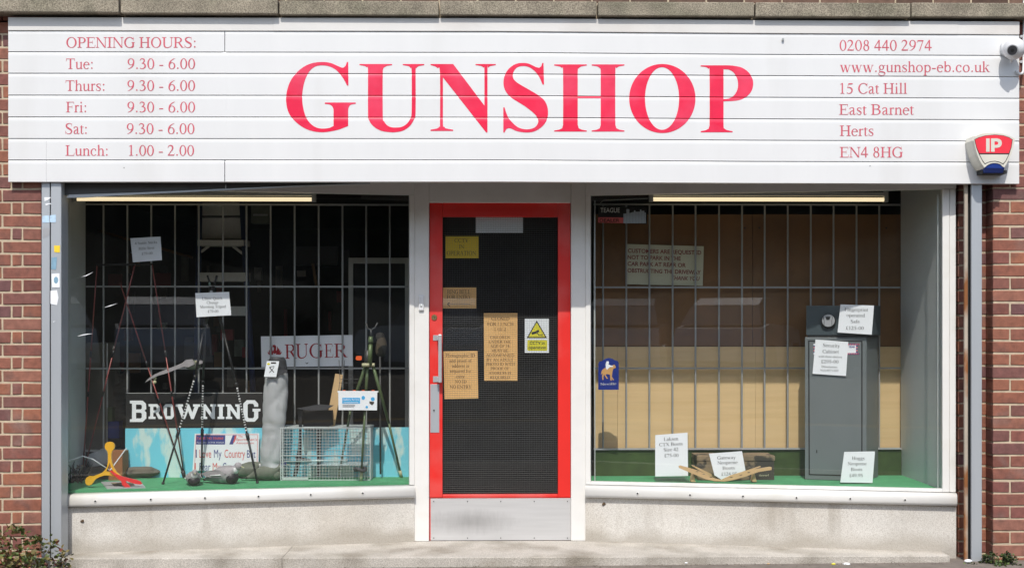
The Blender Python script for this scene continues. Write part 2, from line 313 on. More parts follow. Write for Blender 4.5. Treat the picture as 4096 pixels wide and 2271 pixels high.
def s_arc(cx, cy, rx, ry, a0, a1, tv=100, th=34, n=16):
    q = []
    for i in range(n+1):
        a = R(a0+(a1-a0)*i/n); q.append(((cx+rx*math.cos(a), cy+ry*math.sin(a)), (cx+(rx-tv)*math.cos(a), cy+(ry-th)*math.sin(a))))
    return [('s', q)]
def s_rib(pts, n=5):
    P_ = [pts[0]]+list(pts)+[pts[-1]]; o = []
    for i in range(1, len(P_)-2):
        for k in range(n):
            t = k/n; o.append(tuple(.5*(2*P_[i][j]+(P_[i+1][j]-P_[i-1][j])*t+(2*P_[i-1][j]-5*P_[i][j]+4*P_[i+1][j]-P_[i+2][j])*t*t+(3*P_[i][j]-P_[i-1][j]-3*P_[i+1][j]+P_[i+2][j])*t**3) for j in range(3)))
    o.append(pts[-1]); q = []
    for i, (x, y, w_) in enumerate(o):
        a = o[max(i-1, 0)]; b = o[min(i+1, len(o)-1)]; dx, dy = b[0]-a[0], b[1]-a[1]; l = math.hypot(dx, dy) or 1
        q.append(((x-dy/l*w_/2, y+dx/l*w_/2), (x+dy/l*w_/2, y-dx/l*w_/2)))
    return [('s', q)]
def s_dot(x, y, r=52): return [('p', [(x+r*math.cos(R(a)), y+r*math.sin(R(a))) for a in range(0, 360, 45)])]
def bowl(x0, xm, x1, y0, y1, tv=100, th=34):
    cy = (y0+y1)/2; ry = (y1-y0)/2
    return [s_rect(x0, y1-th, xm, y1), s_rect(x0, y0, xm, y0+th)]+s_arc(xm, cy, x1-xm, ry, -90, 90, tv, th)
G = {}
G['A'] = (722, s_dg(95, 0, 350, 655, 38)+s_dg(575, 0, 345, 674, 100)+[s_rect(180, 215, 470, 252)]+s_sf(95, 0, 82)+s_sf(585, 0, 118))
G['B'] = (667, s_st(150, hw=135)+bowl(150, 330, 560, 345, 662, 100)+bowl(150, 350, 610, 0, 368, 108))
G['C'] = (667, s_arc(365, 331, 335, 345, 42, 318, 105, 36, 26)+s_rib([(610, 676, 24), (604, 560, 26), (575, 480, 22)])+[s_rect(598, 440, 612, 676)]+s_rib([(600, 105, 30), (633, 150, 24)]))
G['D'] = (722, s_st(150, hw=135)+bowl(150, 330, 685, 0, 662, 108))
E_ = s_st(150, hw=135)+[s_rect(150, 630, 545, 662), s_rect(150, 325, 430, 358), ('p', [(520, 662), (545, 662), (548, 520), (528, 520)]), s_rect(412, 245, 432, 440)]
G['E'] = (611, E_+[s_rect(150, 0, 560, 34), ('p', [(540, 0), (565, 0), (600, 170), (578, 170)])])
G['F'] = (556, E_)
G['G'] = (722, s_arc(375, 331, 343, 345, 42, 322, 105, 36, 26)+[s_rect(612, 445, 628, 676)]+s_rib([(600, 600, 26), (620, 500, 20)])+s_st(600, 60, 345, 100, 0, 1, 105)+s_rib([(640, 75, 30), (560, 10, 34), (480, 0, 34)]))
G['H'] = (722, s_st(150, hw=135)+s_st(572, hw=135)+[s_rect(150, 318, 572, 354)])
G['I'] = (333, s_st(166, hw=148))
G['J'] = (389, s_st(240, 120, 662, 100, 0, 1, 130)+s_rib([(240, 150, 98), (225, 40, 70), (150, -5, 36), (70, 30, 40), (50, 70, 60)]))
G['K'] = (722, s_st(150, hw=135)+s_dg(215, 300, 560, 655, 44)+s_dg(610, 0, 320, 400, 112)+s_sf(610, 0, 112)+s_sf(560, 662, 105, -1))
G['L'] = (611, s_st(150, hw=135)+[s_rect(150, 0, 560, 34), ('p', [(540, 0), (565, 0), (598, 174), (576, 174)])])
G['M'] = (889, s_st(120, w=40, hw=105)+s_dg(440, 30, 150, 662, 92)+s_dg(425, 30, 715, 662, 42)+s_st(745, hw=130))
G['N'] = (722, s_st(115, w=40, t=0, hw=102)+s_dg(605, 0, 110, 662, 100)+s_st(610, w=40, b=0, hw=102)+s_sf(60, 662, 62, -1))
G['O'] = (722, s_arc(361, 331, 327, 345, 0, 360, 105, 32, 32))
G['P'] = (556, s_st(150, hw=135)+bowl(150, 310, 542, 290, 662, 104))
G['Q'] = (722, s_arc(361, 331, 327, 345, 0, 360, 105, 32, 32)+s_rib([(330, 0, 50), (430, -90, 90), (560, -165, 60), (690, -178, 16)]))
G['R'] = (667, s_st(150, hw=135)+bowl(150, 310, 555, 318, 662, 104)+s_dg(588, 0, 335, 345, 112)+s_sf(600, 0, 75))
S_ = [(478, 585, 22), (400, 650, 34), (285, 660, 40), (150, 605, 78), (110, 510, 88), (175, 410, 106), (300, 330, 112), (425, 250, 104), (460, 155, 88), (410, 50, 66), (280, 0, 38), (150, 30, 30), (75, 130, 20)]
G['S'] = (556, s_rib(S_)+[s_rect(468, 470, 484, 676), s_rect(52, -14, 68, 195)])
G['T'] = (611, s_st(305, t=0, hw=138)+[s_rect(30, 628, 580, 662), ('p', [(17, 492), (38, 492), (62, 640), (30, 662)]), ('p', [(594, 492), (573, 492), (549, 640), (581, 662)])])
G['U'] = (722, s_st(150, 200, 662, 100, 0, 1, 136)+s_st(610, 200, 662, 40, 0, 1, 100)+s_rib([(150, 230, 100), (170, 90, 92), (265, 15, 60), (380, 5, 44), (520, 50, 42), (596, 130, 40), (610, 230, 40)]))
G['V'] = (722, s_dg(360, 0, 130, 662, 105)+s_dg(362, 0, 590, 662, 42)+s_sf(125, 662, 112, -1)+s_sf(600, 662, 98, -1))
G['W'] = (944, s_dg(300, 0, 110, 662, 98)+s_dg(310, 0, 480, 560, 42)+s_dg(640, 0, 450, 662, 98)+s_dg(650, 0, 830, 662, 42)+s_sf(110, 662, 105, -1)+s_sf(450, 662, 110, -1)+s_sf(845, 662, 85, -1))
G['X'] = (722, s_dg(590, 0, 150, 662, 112)+s_dg(90, 0, 610, 662, 42)+s_sf(105, 0, 98)+s_sf(605, 0, 110)+s_sf(150, 662, 115, -1)+s_sf(605, 662, 98, -1))
G['Y'] = (722, s_st(360, 0, 300, 100, 1, 0, 130)+s_dg(365, 280, 140, 662, 104)+s_dg(360, 280, 600, 662, 42)+s_sf(130, 662, 110, -1)+s_sf(610, 662, 92, -1))
G['Z'] = (611, s_dg(70, 0, 500, 662, 100)+[s_rect(20, 0, 575, 34), s_rect(40, 628, 545, 662), s_rect(555, 0, 580, 160), s_rect(35, 510, 58, 662)])
G['a'] = (444, s_st(300, 60, 330, 80, 0, 0)+s_rib([(60, 355, 62), (100, 430, 44), (200, 450, 32), (285, 415, 66), (300, 320, 82)])+s_rib([(300, 280, 24), (150, 215, 54), (78, 120, 78), (110, 30, 56), (190, 22, 34), (300, 80, 30)])+s_rib([(300, 90, 80), (330, 15, 50), (380, 15, 28), (435, 60, 20)]))
G['b'] = (500, s_st(110, 20, 683, 82, 0, 0)+s_flag(110, 683)+s_arc(275, 225, 195, 232, -150, 150, 88, 34, 22))
G['c'] = (444, s_arc(240, 225, 212, 235, 50, 318, 88, 32, 22)+s_dot(355, 355, 44))
G['d'] = (500, s_st(390, 0, 683, 82, 0, 0)+s_flag(390, 683)+s_arc(235, 225, 205, 235, 30, 330, 88, 34, 22)+[('p', [(390, 0), (491, 0), (491, 22), (430, 40)])])
G['e'] = (444, s_arc(232, 225, 208, 235, 8, 318, 84, 32, 24)+[s_rect(50, 255, 425, 285)])
G['f'] = (333, s_st(145, 0, 560, 84, 1, 0, 120)+s_rib([(145, 520, 84), (165, 630, 66), (250, 668, 34), (315, 630, 60)])+[s_rect(25, 422, 300, 450)])
G['g'] = (500, s_arc(232, 300, 165, 160, 0, 360, 78, 30, 24)+s_rib([(370, 405, 26), (430, 425, 34), (485, 415, 26)])+s_rib([(160, 160, 24), (95, 90, 36), (150, 30, 60), (300, 10, 76), (430, -50, 70), (440, -140, 40), (330, -205, 30), (180, -212, 30), (50, -150, 38), (55, -70, 26), (150, 5, 24)]))
G['h'] = (500, s_st(115, 0, 683, 84, 1, 0, 98)+s_flag(115, 683)+s_rib([(150, 350, 24), (230, 425, 36), (330, 425, 58), (385, 340, 84), (390, 240, 84)])+s_st(390, 0, 300, 84, 1, 0, 98))
G['i'] = (278, s_st(140, 0, 445, 84, 1, 0, 112)+s_flag(140, 450)+s_dot(138, 620))
G['j'] = (278, s_st(160, -80, 445, 84, 0, 0)+s_flag(160, 450)+s_dot(160, 620)+s_rib([(160, -60, 84), (130, -170, 56), (60, -205, 34), (-20, -175, 54)]))
G['k'] = (500, s_st(115, 0, 683, 84, 1, 0, 105)+s_flag(115, 683)+s_dg(180, 220, 370, 440, 34)+s_dg(415, 0, 240, 270, 90)+s_sf(430, 0, 78)+s_sf(375, 450, 92, -1))
G['l'] = (278, s_st(140, 0, 683, 84, 1, 0, 115)+s_flag(140, 683))
G['m'] = (778, s_st(115, 0, 445, 84, 1, 0, 98)+s_flag(115, 450)+s_rib([(150, 350, 24), (220, 425, 36), (320, 425, 58), (370, 340, 84), (378, 240, 84)])+s_st(378, 0, 300, 84, 1, 0, 94)+s_rib([(410, 350, 24), (490, 425, 36), (590, 425, 58), (645, 340, 84), (650, 240, 84)])+s_st(650, 0, 300, 84, 1, 0, 105))
G['n'] = (500, s_st(115, 0, 445, 84, 1, 0, 98)+s_flag(115, 450)+s_rib([(150, 350, 24), (230, 425, 36), (330, 425, 58), (385, 340, 84), (390, 240, 84)])+s_st(390, 0, 300, 84, 1, 0, 98))
G['o'] = (500, s_arc(250, 225, 220, 235, 0, 360, 86, 30, 26))
G['p'] = (500, s_st(115, -217, 445, 84, 1, 0, 108)+s_flag(115, 450)+s_arc(265, 225, 205, 235, -145, 145, 88, 34, 22))
G['q'] = (500, s_st(390, -217, 450, 84, 1, 0, 108)+s_arc(235, 225, 205, 235, 30, 330, 88, 34, 22))
G['r'] = (333, s_st(120, 0, 445, 84, 1, 0, 112)+s_flag(120, 450)+s_rib([(150, 340, 24), (200, 415, 40), (265, 425, 60), (315, 400, 70)]))
G['s'] = (389, s_rib([(325, 370, 20), (270, 435, 30), (190, 442, 36), (100, 395, 62), (85, 330, 66), (150, 265, 76), (250, 205, 80), (315, 130, 72), (280, 35, 50), (190, 5, 32), (100, 40, 26), (60, 120, 20)])+[s_rect(318, 315, 333, 458), s_rect(47, -8, 62, 155)])
G['t'] = (278, s_st(115, 80, 520, 84, 0, 0)+[s_rect(15, 422, 258, 450), ('p', [(15, 425), (73, 440), (157, 575), (157, 440)])]+s_rib([(115, 110, 84), (135, 25, 58), (195, 10, 30), (270, 60, 20)]))
G['u'] = (500, s_st(110, 130, 445, 84, 0, 0)+s_flag(110, 450)+s_rib([(110, 160, 84), (130, 50, 76), (210, 20, 44), (310, 50, 32), (365, 110, 24)])+s_st(385, 0, 445, 84, 0, 0)+s_flag(385, 450)+[('p', [(385, 0), (480, 0), (480, 22), (425, 40)])])
G['v'] = (500, s_dg(255, -10, 100, 440, 92)+s_dg(258, -10, 400, 440, 36)+s_sf(98, 450, 82, -1)+s_sf(405, 450, 72, -1))
G['w'] = (722, s_dg(225, -10, 95, 440, 90)+s_dg(228, -10, 365, 440, 34)+s_dg(480, -10, 350, 440, 90)+s_dg(484, -10, 620, 440, 34)+s_sf(92, 450, 76, -1)+s_sf(350, 450, 78, -1)+s_sf(630, 450, 66, -1))
G['x'] = (500, s_dg(400, 0, 105, 450, 96)+s_dg(75, 0, 405, 450, 36)+s_sf(85, 0, 72)+s_sf(410, 0, 75)+s_sf(105, 450, 82, -1)+s_sf(405, 450, 70, -1))
G['y'] = (500, s_dg(258, -5, 100, 440, 92)+s_dg(255, -20, 400, 440, 36)+s_rib([(262, 10, 36), (215, -120, 36), (150, -195, 48), (60, -185, 66)])+s_sf(98, 450, 82, -1)+s_sf(408, 450, 72, -1))
G['z'] = (444, s_dg(75, 0, 350, 450, 88)+[s_rect(28, 0, 415, 30), s_rect(40, 420, 405, 450), s_rect(400, 0, 420, 130), s_rect(36, 330, 55, 450)])
G['0'] = (500, s_arc(250, 331, 222, 345, 0, 360, 92, 30, 28))
G['1'] = (500, s_st(265, 0, 676, 84, 1, 0, 130)+[('p', [(223, 600), (120, 585), (118, 600), (290, 676), (307, 676), (307, 600)])])
G['2'] = (500, s_rib([(45, 510, 26), (90, 610, 40), (190, 655, 56), (310, 610, 86), (350, 500, 90), (310, 380, 70), (200, 230, 46), (60, 40, 36)])+[s_rect(35, 0, 430, 70), ('p', [(410, 0), (430, 0), (475, 140), (450, 140)])])
G['3'] = (500, s_rib([(60, 540, 24), (110, 625, 40), (210, 655, 50), (320, 600, 78), (330, 500, 76), (270, 410, 50), (180, 365, 30)])+s_rib([(180, 365, 30), (310, 340, 60), (390, 240, 88), (370, 110, 84), (270, 30, 50), (160, 15, 36), (70, 55, 66)]))
G['4'] = (500, s_st(330, 0, 676, 84, 0, 0)+[s_rect(20, 165, 475, 228), ('p', [(20, 190), (20, 228), (300, 676), (330, 676), (330, 620), (75, 215)])])
G['5'] = (500, [('p', [(130, 585), (165, 662), (430, 662), (455, 695), (405, 585)]), ('p', [(75, 370), (95, 360), (185, 640), (150, 640)])]+s_rib([(85, 380, 30), (200, 400, 60), (330, 345, 86), (390, 220, 88), (340, 80, 76), (220, 15, 44), (130, 20, 34), (55, 55, 60)]))
G['6'] = (500, s_arc(255, 205, 215, 218, 0, 360, 88, 30, 26)+s_rib([(450, 672, 14), (280, 590, 50), (130, 430, 84), (85, 250, 90)]))
G['7'] = (500, [s_rect(70, 590, 450, 662), ('p', [(45, 500), (20, 508), (75, 662), (100, 630)]), ('p', [(225, -8), (165, -8), (385, 600), (450, 662)])])
G['8'] = (500, s_arc(250, 505, 165, 171, 0, 360, 80, 30, 24)+s_arc(250, 180, 195, 194, 0, 360, 84, 32, 24)+s_dg(330, 290, 170, 400, 90))
G['9'] = (500, s_arc(245, 458, 215, 218, 0, 360, 88, 30, 26)+s_rib([(55, -5, 14), (220, 70, 50), (370, 230, 84), (415, 410, 90)]))
G['£'] = (500, s_rib([(430, 540, 60), (370, 640, 40), (280, 655, 36), (180, 590, 70), (175, 470, 78), (205, 330, 80), (185, 170, 76), (100, 50, 40)])+[s_rect(45, 320, 380, 352)]+s_rib([(60, 50, 60), (160, 70, 76), (320, 10, 80), (470, 100, 26)]))
G['.'] = (250, s_dot(125, 50)); G[':'] = (278, s_dot(139, 50)+s_dot(139, 400)); G[','] = (250, s_dot(120, 45)+s_rib([(140, 40, 60), (150, -40, 40), (90, -110, 14)]))
G['-'] = (333, [s_rect(40, 195, 290, 255)]); G[' '] = (250, [])
def text_width(t, sp=0): return sum(G[c][0]+sp for c in t)
def put_text(bm, t, x0, x1, yb, cap, fn, rot=0.0, align=None, sp=0, bold=0):
    """serif text on the survey grid: left x0, right x1 (None keeps natural width), baseline yb; fn(px, py, k) -> world"""
    s = cap/CAPH; wd = text_width(t, sp); first = G[t[0]]; sx = s if x1 is None or align else (x1-x0)/(wd-40)
    if align == 'c': x0 = x0-wd*s/2
    cx, k = 0.0, 0; ca, sa = math.cos(rot), math.sin(rot)
    for c in t:
        adv, pr = G[c]
        for kind, d in pr:
            k = (k+1) % 9
            def mp(p):
                lx = (cx+p[0]-20)*sx; ly = p[1]*s; return fn(x0+lx*ca-ly*sa, yb-ly*ca-lx*sa, k)
            if kind == 'p':
                vs = [bm.verts.new(mp(p)) for p in d]; 
                try: bm.faces.new(vs)
                except ValueError: pass
            else:
                row = [(bm.verts.new(mp(a)), bm.verts.new(mp(b))) for a, b in d]
                for (a, b), (a2, b2) in zip(row, row[1:]):
                    try: bm.faces.new((a, a2, b2, b))
                    except ValueError: pass
        cx += adv+sp
def bm_obj(bm, name, m, parent, flip=None):
    loc = ROOT[parent.name]
    for v in bm.verts: v.co -= loc
    n = flip or VW
    bm.normal_update()
    for f in bm.faces:
        if f.normal.dot(n) < 0: f.normal_flip()
    me = bpy.data.meshes.new(name); bm.to_mesh(me); bm.free(); me.materials.append(M[m]); o = bpy.data.objects.new(name, me); COL.objects.link(o); o.parent = parent; ROOT[o.name] = loc.copy(); return o
def flat_fn(pl, off=.0012):
    n = lnorm(pl); return lambda x, y, k=0: P(x, y, pl)+n*(off+k*.00006)
def serif(parent, rows, pl, m, off=.0012, name='lettering'):
    """rows: (text, x0, x1, baseline, cap[, rot[, align]])"""
    fn = flat_fn(pl, off)
    for r_ in rows:
        bm = bmesh.new(); t, x0, x1, yb, cap = r_[:5]; put_text(bm, t, x0, x1, yb, cap, fn, r_[5] if len(r_) > 5 else 0, r_[6] if len(r_) > 6 else None)
        bm_obj(bm, name, m, parent, lnorm(pl))
# sans lettering from Blender's own built-in font
SANS = {}
def sans_mesh(t, bold):
    if (t, bold) not in SANS:
        c = bpy.data.curves.new('t', 'FONT'); c.body = t; c.size = 1; c.offset = bold; c.resolution_u = 3; c.space_character = 1.0
        o = bpy.data.objects.new('t', c); COL.objects.link(o); dg = bpy.context.evaluated_depsgraph_get(); me = bpy.data.meshes.new_from_object(o.evaluated_get(dg))
        SANS[(t, bold)] = ([v.co.copy() for v in me.vertices], [tuple(p.vertices) for p in me.polygons]); bpy.data.objects.remove(o); bpy.data.curves.remove(c); bpy.data.meshes.remove(me)
    return SANS[(t, bold)]
def sans(parent, rows, pl, m, off=.0012, name='lettering'):
    """rows: (text, x0, x1, baseline, cap[, rot[, bold[, slant]]])"""
    fn = flat_fn(pl, off)
    for r_ in rows:
        bm = bmesh.new(); t, x0, x1, yb, cap = r_[:5]; rot = r_[5] if len(r_) > 5 else 0; bold = r_[6] if len(r_) > 6 else 0; sl_ = r_[7] if len(r_) > 7 else 0
        vs, fs = sans_mesh(t, bold); xs = [v.x for v in vs]; a, b = min(xs), max(xs); ch = max(v.y for v in sans_mesh('H', bold)[0]); s = cap/ch; sx = (x1-x0)/(b-a)
        bv = []
        for v in vs:
            lx = (v.x-a)*sx+v.y*s*sl_; ly = v.y*s; bv.append(bm.verts.new(fn(x0+lx*math.cos(rot)-ly*math.sin(rot), yb-ly*math.cos(rot)-lx*math.sin(rot))))
        for f in fs:
            try: bm.faces.new([bv[i] for i in f])
            except ValueError: pass
        bm_obj(bm, name, m, parent, lnorm(pl))
# ================================================================== the setting
def pav(x): return -.014+.006*x
m = MB(); xs = [-14+i for i in range(29)]; m.add([(x, y, pav(max(-4, min(4, x)))) for x in xs for y in (-4.2, 0.62)], [(2*i, 2*i+2, 2*i+3, 2*i+1) for i in range(len(xs)-1)])
struct(m.obj('pavement', 'paving', loc=(0, 0, 0)))
m = MB(); m.box(-40, 40, -11.4, -4.2, -.25, -.16); struct(m.obj('road', 'road', loc=(0, -8, -.2)))
m = MB(); m.box(-14, 14, -4.33, -4.202, -.16, -.012); struct(m.obj('kerb', 'stepm', loc=(0, -4.2, 0)))
m = MB(); m.add([(-40,-11.4,-.12),(40,-11.4,-.12),(40,-13,.45),(-40,-13,.45),(40,-60,.6),(-40,-60,.6)], [(0,1,2,3),(3,2,4,5)]); struct(m.obj('ground', 'soil', loc=(0, -20, -.2)))
PR = 3972; XPR = P(PR, 1304, 0).x; XPL = P(165, 1304, 0).x; YREC = .1025
# brick walls: every brick its own object over a recessed bed of mortar
BM_ = {}
def brick_mesh(w_, d_, h_, v):
    key = (round(w_, 3), round(d_, 3), v)
    if key not in BM_:
        rs = random.Random(hash(key) % 1000); mb = MB(); mb.box(0, w_, 0, d_, 0, h_)
        me = bpy.data.meshes.new('brick'); bm = bmesh.new(); vs = [bm.verts.new(p+Vector((rs.uniform(-.0016, .0016), rs.uniform(-.0012, .0012), rs.uniform(-.0018, .0018)))) for p in mb.v]
        for f in mb.f: bm.faces.new([vs[i] for i in f])
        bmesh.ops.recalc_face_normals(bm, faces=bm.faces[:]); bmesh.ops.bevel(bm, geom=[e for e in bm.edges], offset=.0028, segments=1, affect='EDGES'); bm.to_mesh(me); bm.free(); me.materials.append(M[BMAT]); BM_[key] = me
    return BM_[key]
BMAT = 'brick'
CH = .0753
def wall(name, label, spans, zc, first_header, z0i, z1i, right_edge=None, mort=()):
    """spans(k) -> list of (xa, xb, yfront, depth) for course k"""
    t = thing(name, label, 'brick wall', (spans(0)[0][0], 0, 0))
    mo = MB()
    for b in mort: mo.box(*b)
    mo.obj('mortar', 'mortar', t)
    n = 0
    for k in range(z0i, z1i):
        z = zc+k*CH+.0055
        for (xa, xb, y, d) in spans(k):
            o = bpy.data.objects.new('brick', brick_mesh(xb-xa, d, CH-.0118, random.randrange(4))); COL.objects.link(o); o.parent = t
            o.location = Vector((xa, y+random.uniform(-.0012, .0012), z+random.uniform(-.0012, .0012)))-ROOT[t.name]; n += 1
    return t
def sp_left(k):
    e = XPL; o = []
    if k % 2: # stretcher course
        o.append((e-.222, e, 0, .1025)); x = e-.222-.010
        while x > -3.75: o.append((x-.215, x, 0, .1025)); x -= .225
    else:
        o.append((e-.105, e, 0, .1025)); o.append((e-.168, e-.116, 0, .1025)); x = e-.179
        while x > -3.75: o.append((x-.1025, x, 0, .1025)); x -= .1125
    return o
def sp_right(k):
    e = XPR; o = []; x = e
    if k % 2: 
        while x < 3.75: o.append((x, x+.215, 0, .1025)); x += .225
    else:
        o.append((x, x+.098, 0, .1025)); x += .108
        while x < 3.75: o.append((x, x+.1025, 0, .1025)); x += .1125
    return o
wall('brick_wall', 'red brick pier with cream mortar at the left edge, behind the shrub', sp_left, 1.739, False, -24, 20, mort=[(-4, XPL-.003, .0045, .3, -.2, 3.16)])
wall('brick_wall', 'red brick pier with cream mortar at the right edge, beside the alarm bell', sp_right, 1.756, False, -24, 20, mort=[(XPR+.004, 4, .0045, .3, -.2, 3.16)])
XREC = P(3834, 1304, YREC).x
def sp_rec(k): return [(XREC, XPR+.002, YREC, .0995)] if k % 2 else [(XREC, XREC+.083, YREC, .0995), (XREC+.092, XPR+.002, YREC, .0995)]
wall('brick_wall', 'narrow recessed strip of brickwork behind the right shutter guide', sp_rec, 1.756, True, -24, 7, mort=[(XREC+.003, XPR, YREC+.004, .33, -.2, 2.32)])
# upper wall above the ledge
def sp_up(k):
    o = []; x = -3.9+(.11 if k % 2 else 0)
    while x < 3.9: o.append((x, x+.215, .0, .1025)); x += .225
    return o
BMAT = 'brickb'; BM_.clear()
wall('brick_wall', 'dark brown brickwork above the concrete ledge along the top edge', sp_up, 3.288, False, 0, 3, mort=[(-4, 4, .0045, .3, 3.2, 3.56)])
m = MB(); m.box(-4, 4, 0.03, .3, 3.56, 6.5); struct(m.obj('upper_wall', 'brick', loc=(0, 0, 3.5)))
m = MB(); m.box(XPL+.001, XPR-.001, .006, .30, 2.362, 3.19); struct(m.obj('wall_behind_sign', 'gapm', loc=(0, 0, 2.3)))
# concrete ledge
t = thing('concrete_ledge', 'weathered grey concrete ledge of long slabs running along above the sign', 'ledge', (0, 0, 3.19))
jx = [-600, -150, 480, 1114, 1757, 2390, 3020, 3645, 4280, 4800]
for a, b in zip(jx, jx[1:]):
    pa, pb = P(a, 30, -.085), P(b, 30, -.085); dz = random.uniform(-.003, .003); o = MB().box(pa.x+.004, pb.x-.004, -.083+random.uniform(-.003, .003)-.012*(a < 400)-.006*(a < 1000), .12, 3.197+dz, 3.279+dz).obj('coping_slab', 'concrete', t); bevel(o, .005, 2)
# ------------------------------------------------------------------ the sign over the shop
YF = -.045
zb = [P(2100, y, YF).z for y in (75, 124.5, 209.7, 294.8, 381.6, 468.3, 554, 639, 727)]
XL = P(33, 500, YF).x; XR = P(4077, 500, YF).x
DZ = [(P(q, 400, YF).x, d) for q, d in ((33, -.0070), (1000, -.0036), (2000, 0), (3000, -.0050), (4077, -.0060))]
def dzf(x):
    for (a, p), (b, q) in zip(DZ, DZ[1:]):
        if x <= b: return p+(q-p)*max(0, (x-a))/(b-a)
    return DZ[-1][1]
PROF = [(0, .0062), (.0022, .0062), (.0036, .0050), (.0112, .0011), (.024, 0)]
def fy(z):
    for i in range(1, 8):
        if zb[i+1] <= z <= zb[i]:
            t_ = zb[i]-z
            if t_ < .0022: return YF+.0045
            if t_ < .0036: return YF+.0062-(t_-.0022)/.0014*.0012
            if t_ < .0112: return YF+.0050-(t_-.0036)/.0076*.0039
            if t_ < .024: return YF+.0011*(1-(t_-.0112)/.0128)
            return YF
    return YF
sign = thing('shop_sign', 'long white slatted fascia sign with red shop name, opening hours and address', 'sign', (0, YF, zb[-1]))
def board(xa, xb, i, d=0, nm='board', m_='white'):
    zt, zl = zb[i]-.0005, zb[i+1]+.0005
    if i == 0: pr = [(zt, -.004), (zl-.003, -.004)]
    else: pr = [(zt-a, y) for a, y in PROF]+[(zl, 0)]
    ys = [(z, YF+y-d) for z, y in pr]; back = .01
    m = MB(); n = len(ys); prf = ys+[(ys[-1][0], back), (ys[0][0], back)]
    m.loft([[Vector((x, y, z+dzf(x))) for z, y in prf] for x in [xa]+[d[0] for d in DZ if xa+.01 < d[0] < xb-.01]+[xb]], True, False); return m.obj(nm, m_, sign)
def X_(px): return P(px, 400, YF).x
for i in range(8):
    cuts = {0: [1093, 3830], 1: [899, 3243], 7: [185, 899, 3243], 6: [185, 890, 3243]}.get(i, [890, 3243])
    xs = [XL+(.0 if i else .001)]+[X_(c) for c in cuts]+[XR]
    for j, (a, b) in enumerate(zip(xs, xs[1:])):
        g = .0022 if (i in (1, 7) and cuts[j-1 if j else 0] == 899) else .0005
        board(a+(g if j else 0), b-(.0022 if (j < len(cuts) and cuts[j] == 899) else .0004), i, m_='trim' if i == 0 else 'white', d=.0012 if i == 0 and j == 1 else 0)
for c0, c1, rows in ((3236, 3251, range(1, 8)), (886, 905, range(2, 7))):
    for i in rows: board(X_(c0), X_(c1), i, .0011, 'joint_cover')
# lettering
def sx_(x): return 1000+x/1.8791
def sy_(y): return y/1.8791
def sgn_fn(x, y, k=0):
    p = P(x, y, YF); p.y = fy(p.z-dzf(p.x))-.0012-k*.00005; return p
GUN = {
'g': ([(738,468),(728,468),(720,493),(706,508),(690,510),(660,498),(605,475),(545,468),(480,474),(420,495),(360,538),(310,600),(282,670),(271,740),(278,810),(300,865),(345,918),(405,962),(475,988),(550,995),(620,986),(680,971),(738,948),(738,840),(741,812),(752,793),(770,785),(795,782),(795,772),(563,772),(563,782),(595,786),(615,797),(625,815),(628,840),(628,948),(600,962),(550,968),(500,960),(455,930),(420,880),(400,810),(392,735),(399,665),(415,600),(445,540),(490,502),(545,493),(600,502),(650,530),(690,575),(716,617),(730,645),(740,645)], []),
'u': ([(823,483),(1068,483),(1068,491),(1030,497),(1005,510),(998,530),(998,870),(1007,912),(1030,942),(1060,957),(1095,960),(1140,955),(1180,930),(1205,890),(1215,840),(1215,540),(1208,515),(1190,498),(1148,491),(1148,483),(1310,483),(1310,491),(1270,498),(1250,515),(1245,540),(1245,845),(1232,900),(1200,950),(1150,983),(1105,993),(1060,995),(985,984),(925,948),(895,903),(887,855),(887,530),(880,510),(860,497),(823,491)], []),
'n': ([(1357,483),(1527,483),(1762,795),(1762,530),(1755,510),(1735,497),(1695,491),(1695,483),(1847,483),(1847,491),(1808,498),(1790,512),(1785,530),(1785,997),(1775,997),(1450,583),(1450,925),(1458,950),(1475,967),(1527,976),(1527,985),(1357,985),(1357,976),(1405,967),(1425,950),(1428,925),(1428,545),(1410,515),(1390,500),(1357,491)], []),
's': ([(327,475),(318,475),(310,500),(295,512),(270,506),(220,482),(175,475),(120,482),(70,515),(38,562),(26,615),(31,660),(52,702),(95,742),(180,795),(240,840),(272,872),(287,905),(283,932),(262,958),(230,970),(190,973),(140,960),(95,925),(60,880),(42,835),(34,808),(25,808),(25,997),(34,997),(45,975),(62,965),(85,968),(130,988),(200,997),(260,988),(310,958),(346,915),(361,860),(355,800),(330,752),(280,712),(200,665),(140,630),(105,600),(96,570),(105,535),(130,508),(170,498),(215,505),(260,535),(295,580),(315,625),(321,638),(331,637)], []),
'h': ([(407,486),(652,486),(652,494),(615,500),(592,515),(584,540),(584,722),(757,722),(757,540),(750,515),(728,500),(689,494),(689,486),(935,486),(935,494),(898,500),(875,515),(867,540),(867,940),(875,965),(898,976),(935,982),(935,990),(689,990),(689,982),(728,976),(750,965),(757,940),(757,740),(584,740),(584,940),(592,965),(615,976),(652,982),(652,990),(407,990),(407,982),(445,976),(467,965),(474,940),(474,540),(467,515),(445,500),(407,494)], []),
'o': (ell(1220,742,249,259,48), [ell(1218,742,128,235,40)]),
'p': ([(1508,493),(1700,493),(1760,497),(1820,511),(1868,545),(1896,590),(1903,635),(1892,682),(1860,722),(1810,750),(1750,760),(1680,763),(1680,945),(1688,968),(1710,980),(1748,987),(1748,995),(1508,995),(1508,987),(1545,980),(1568,968),(1575,945),(1575,545),(1568,520),(1545,505),(1508,501)], [[(1680,522),(1715,524),(1752,543),(1780,585),(1789,630),(1784,675),(1762,715),(1730,738),(1700,744),(1680,745)]])}
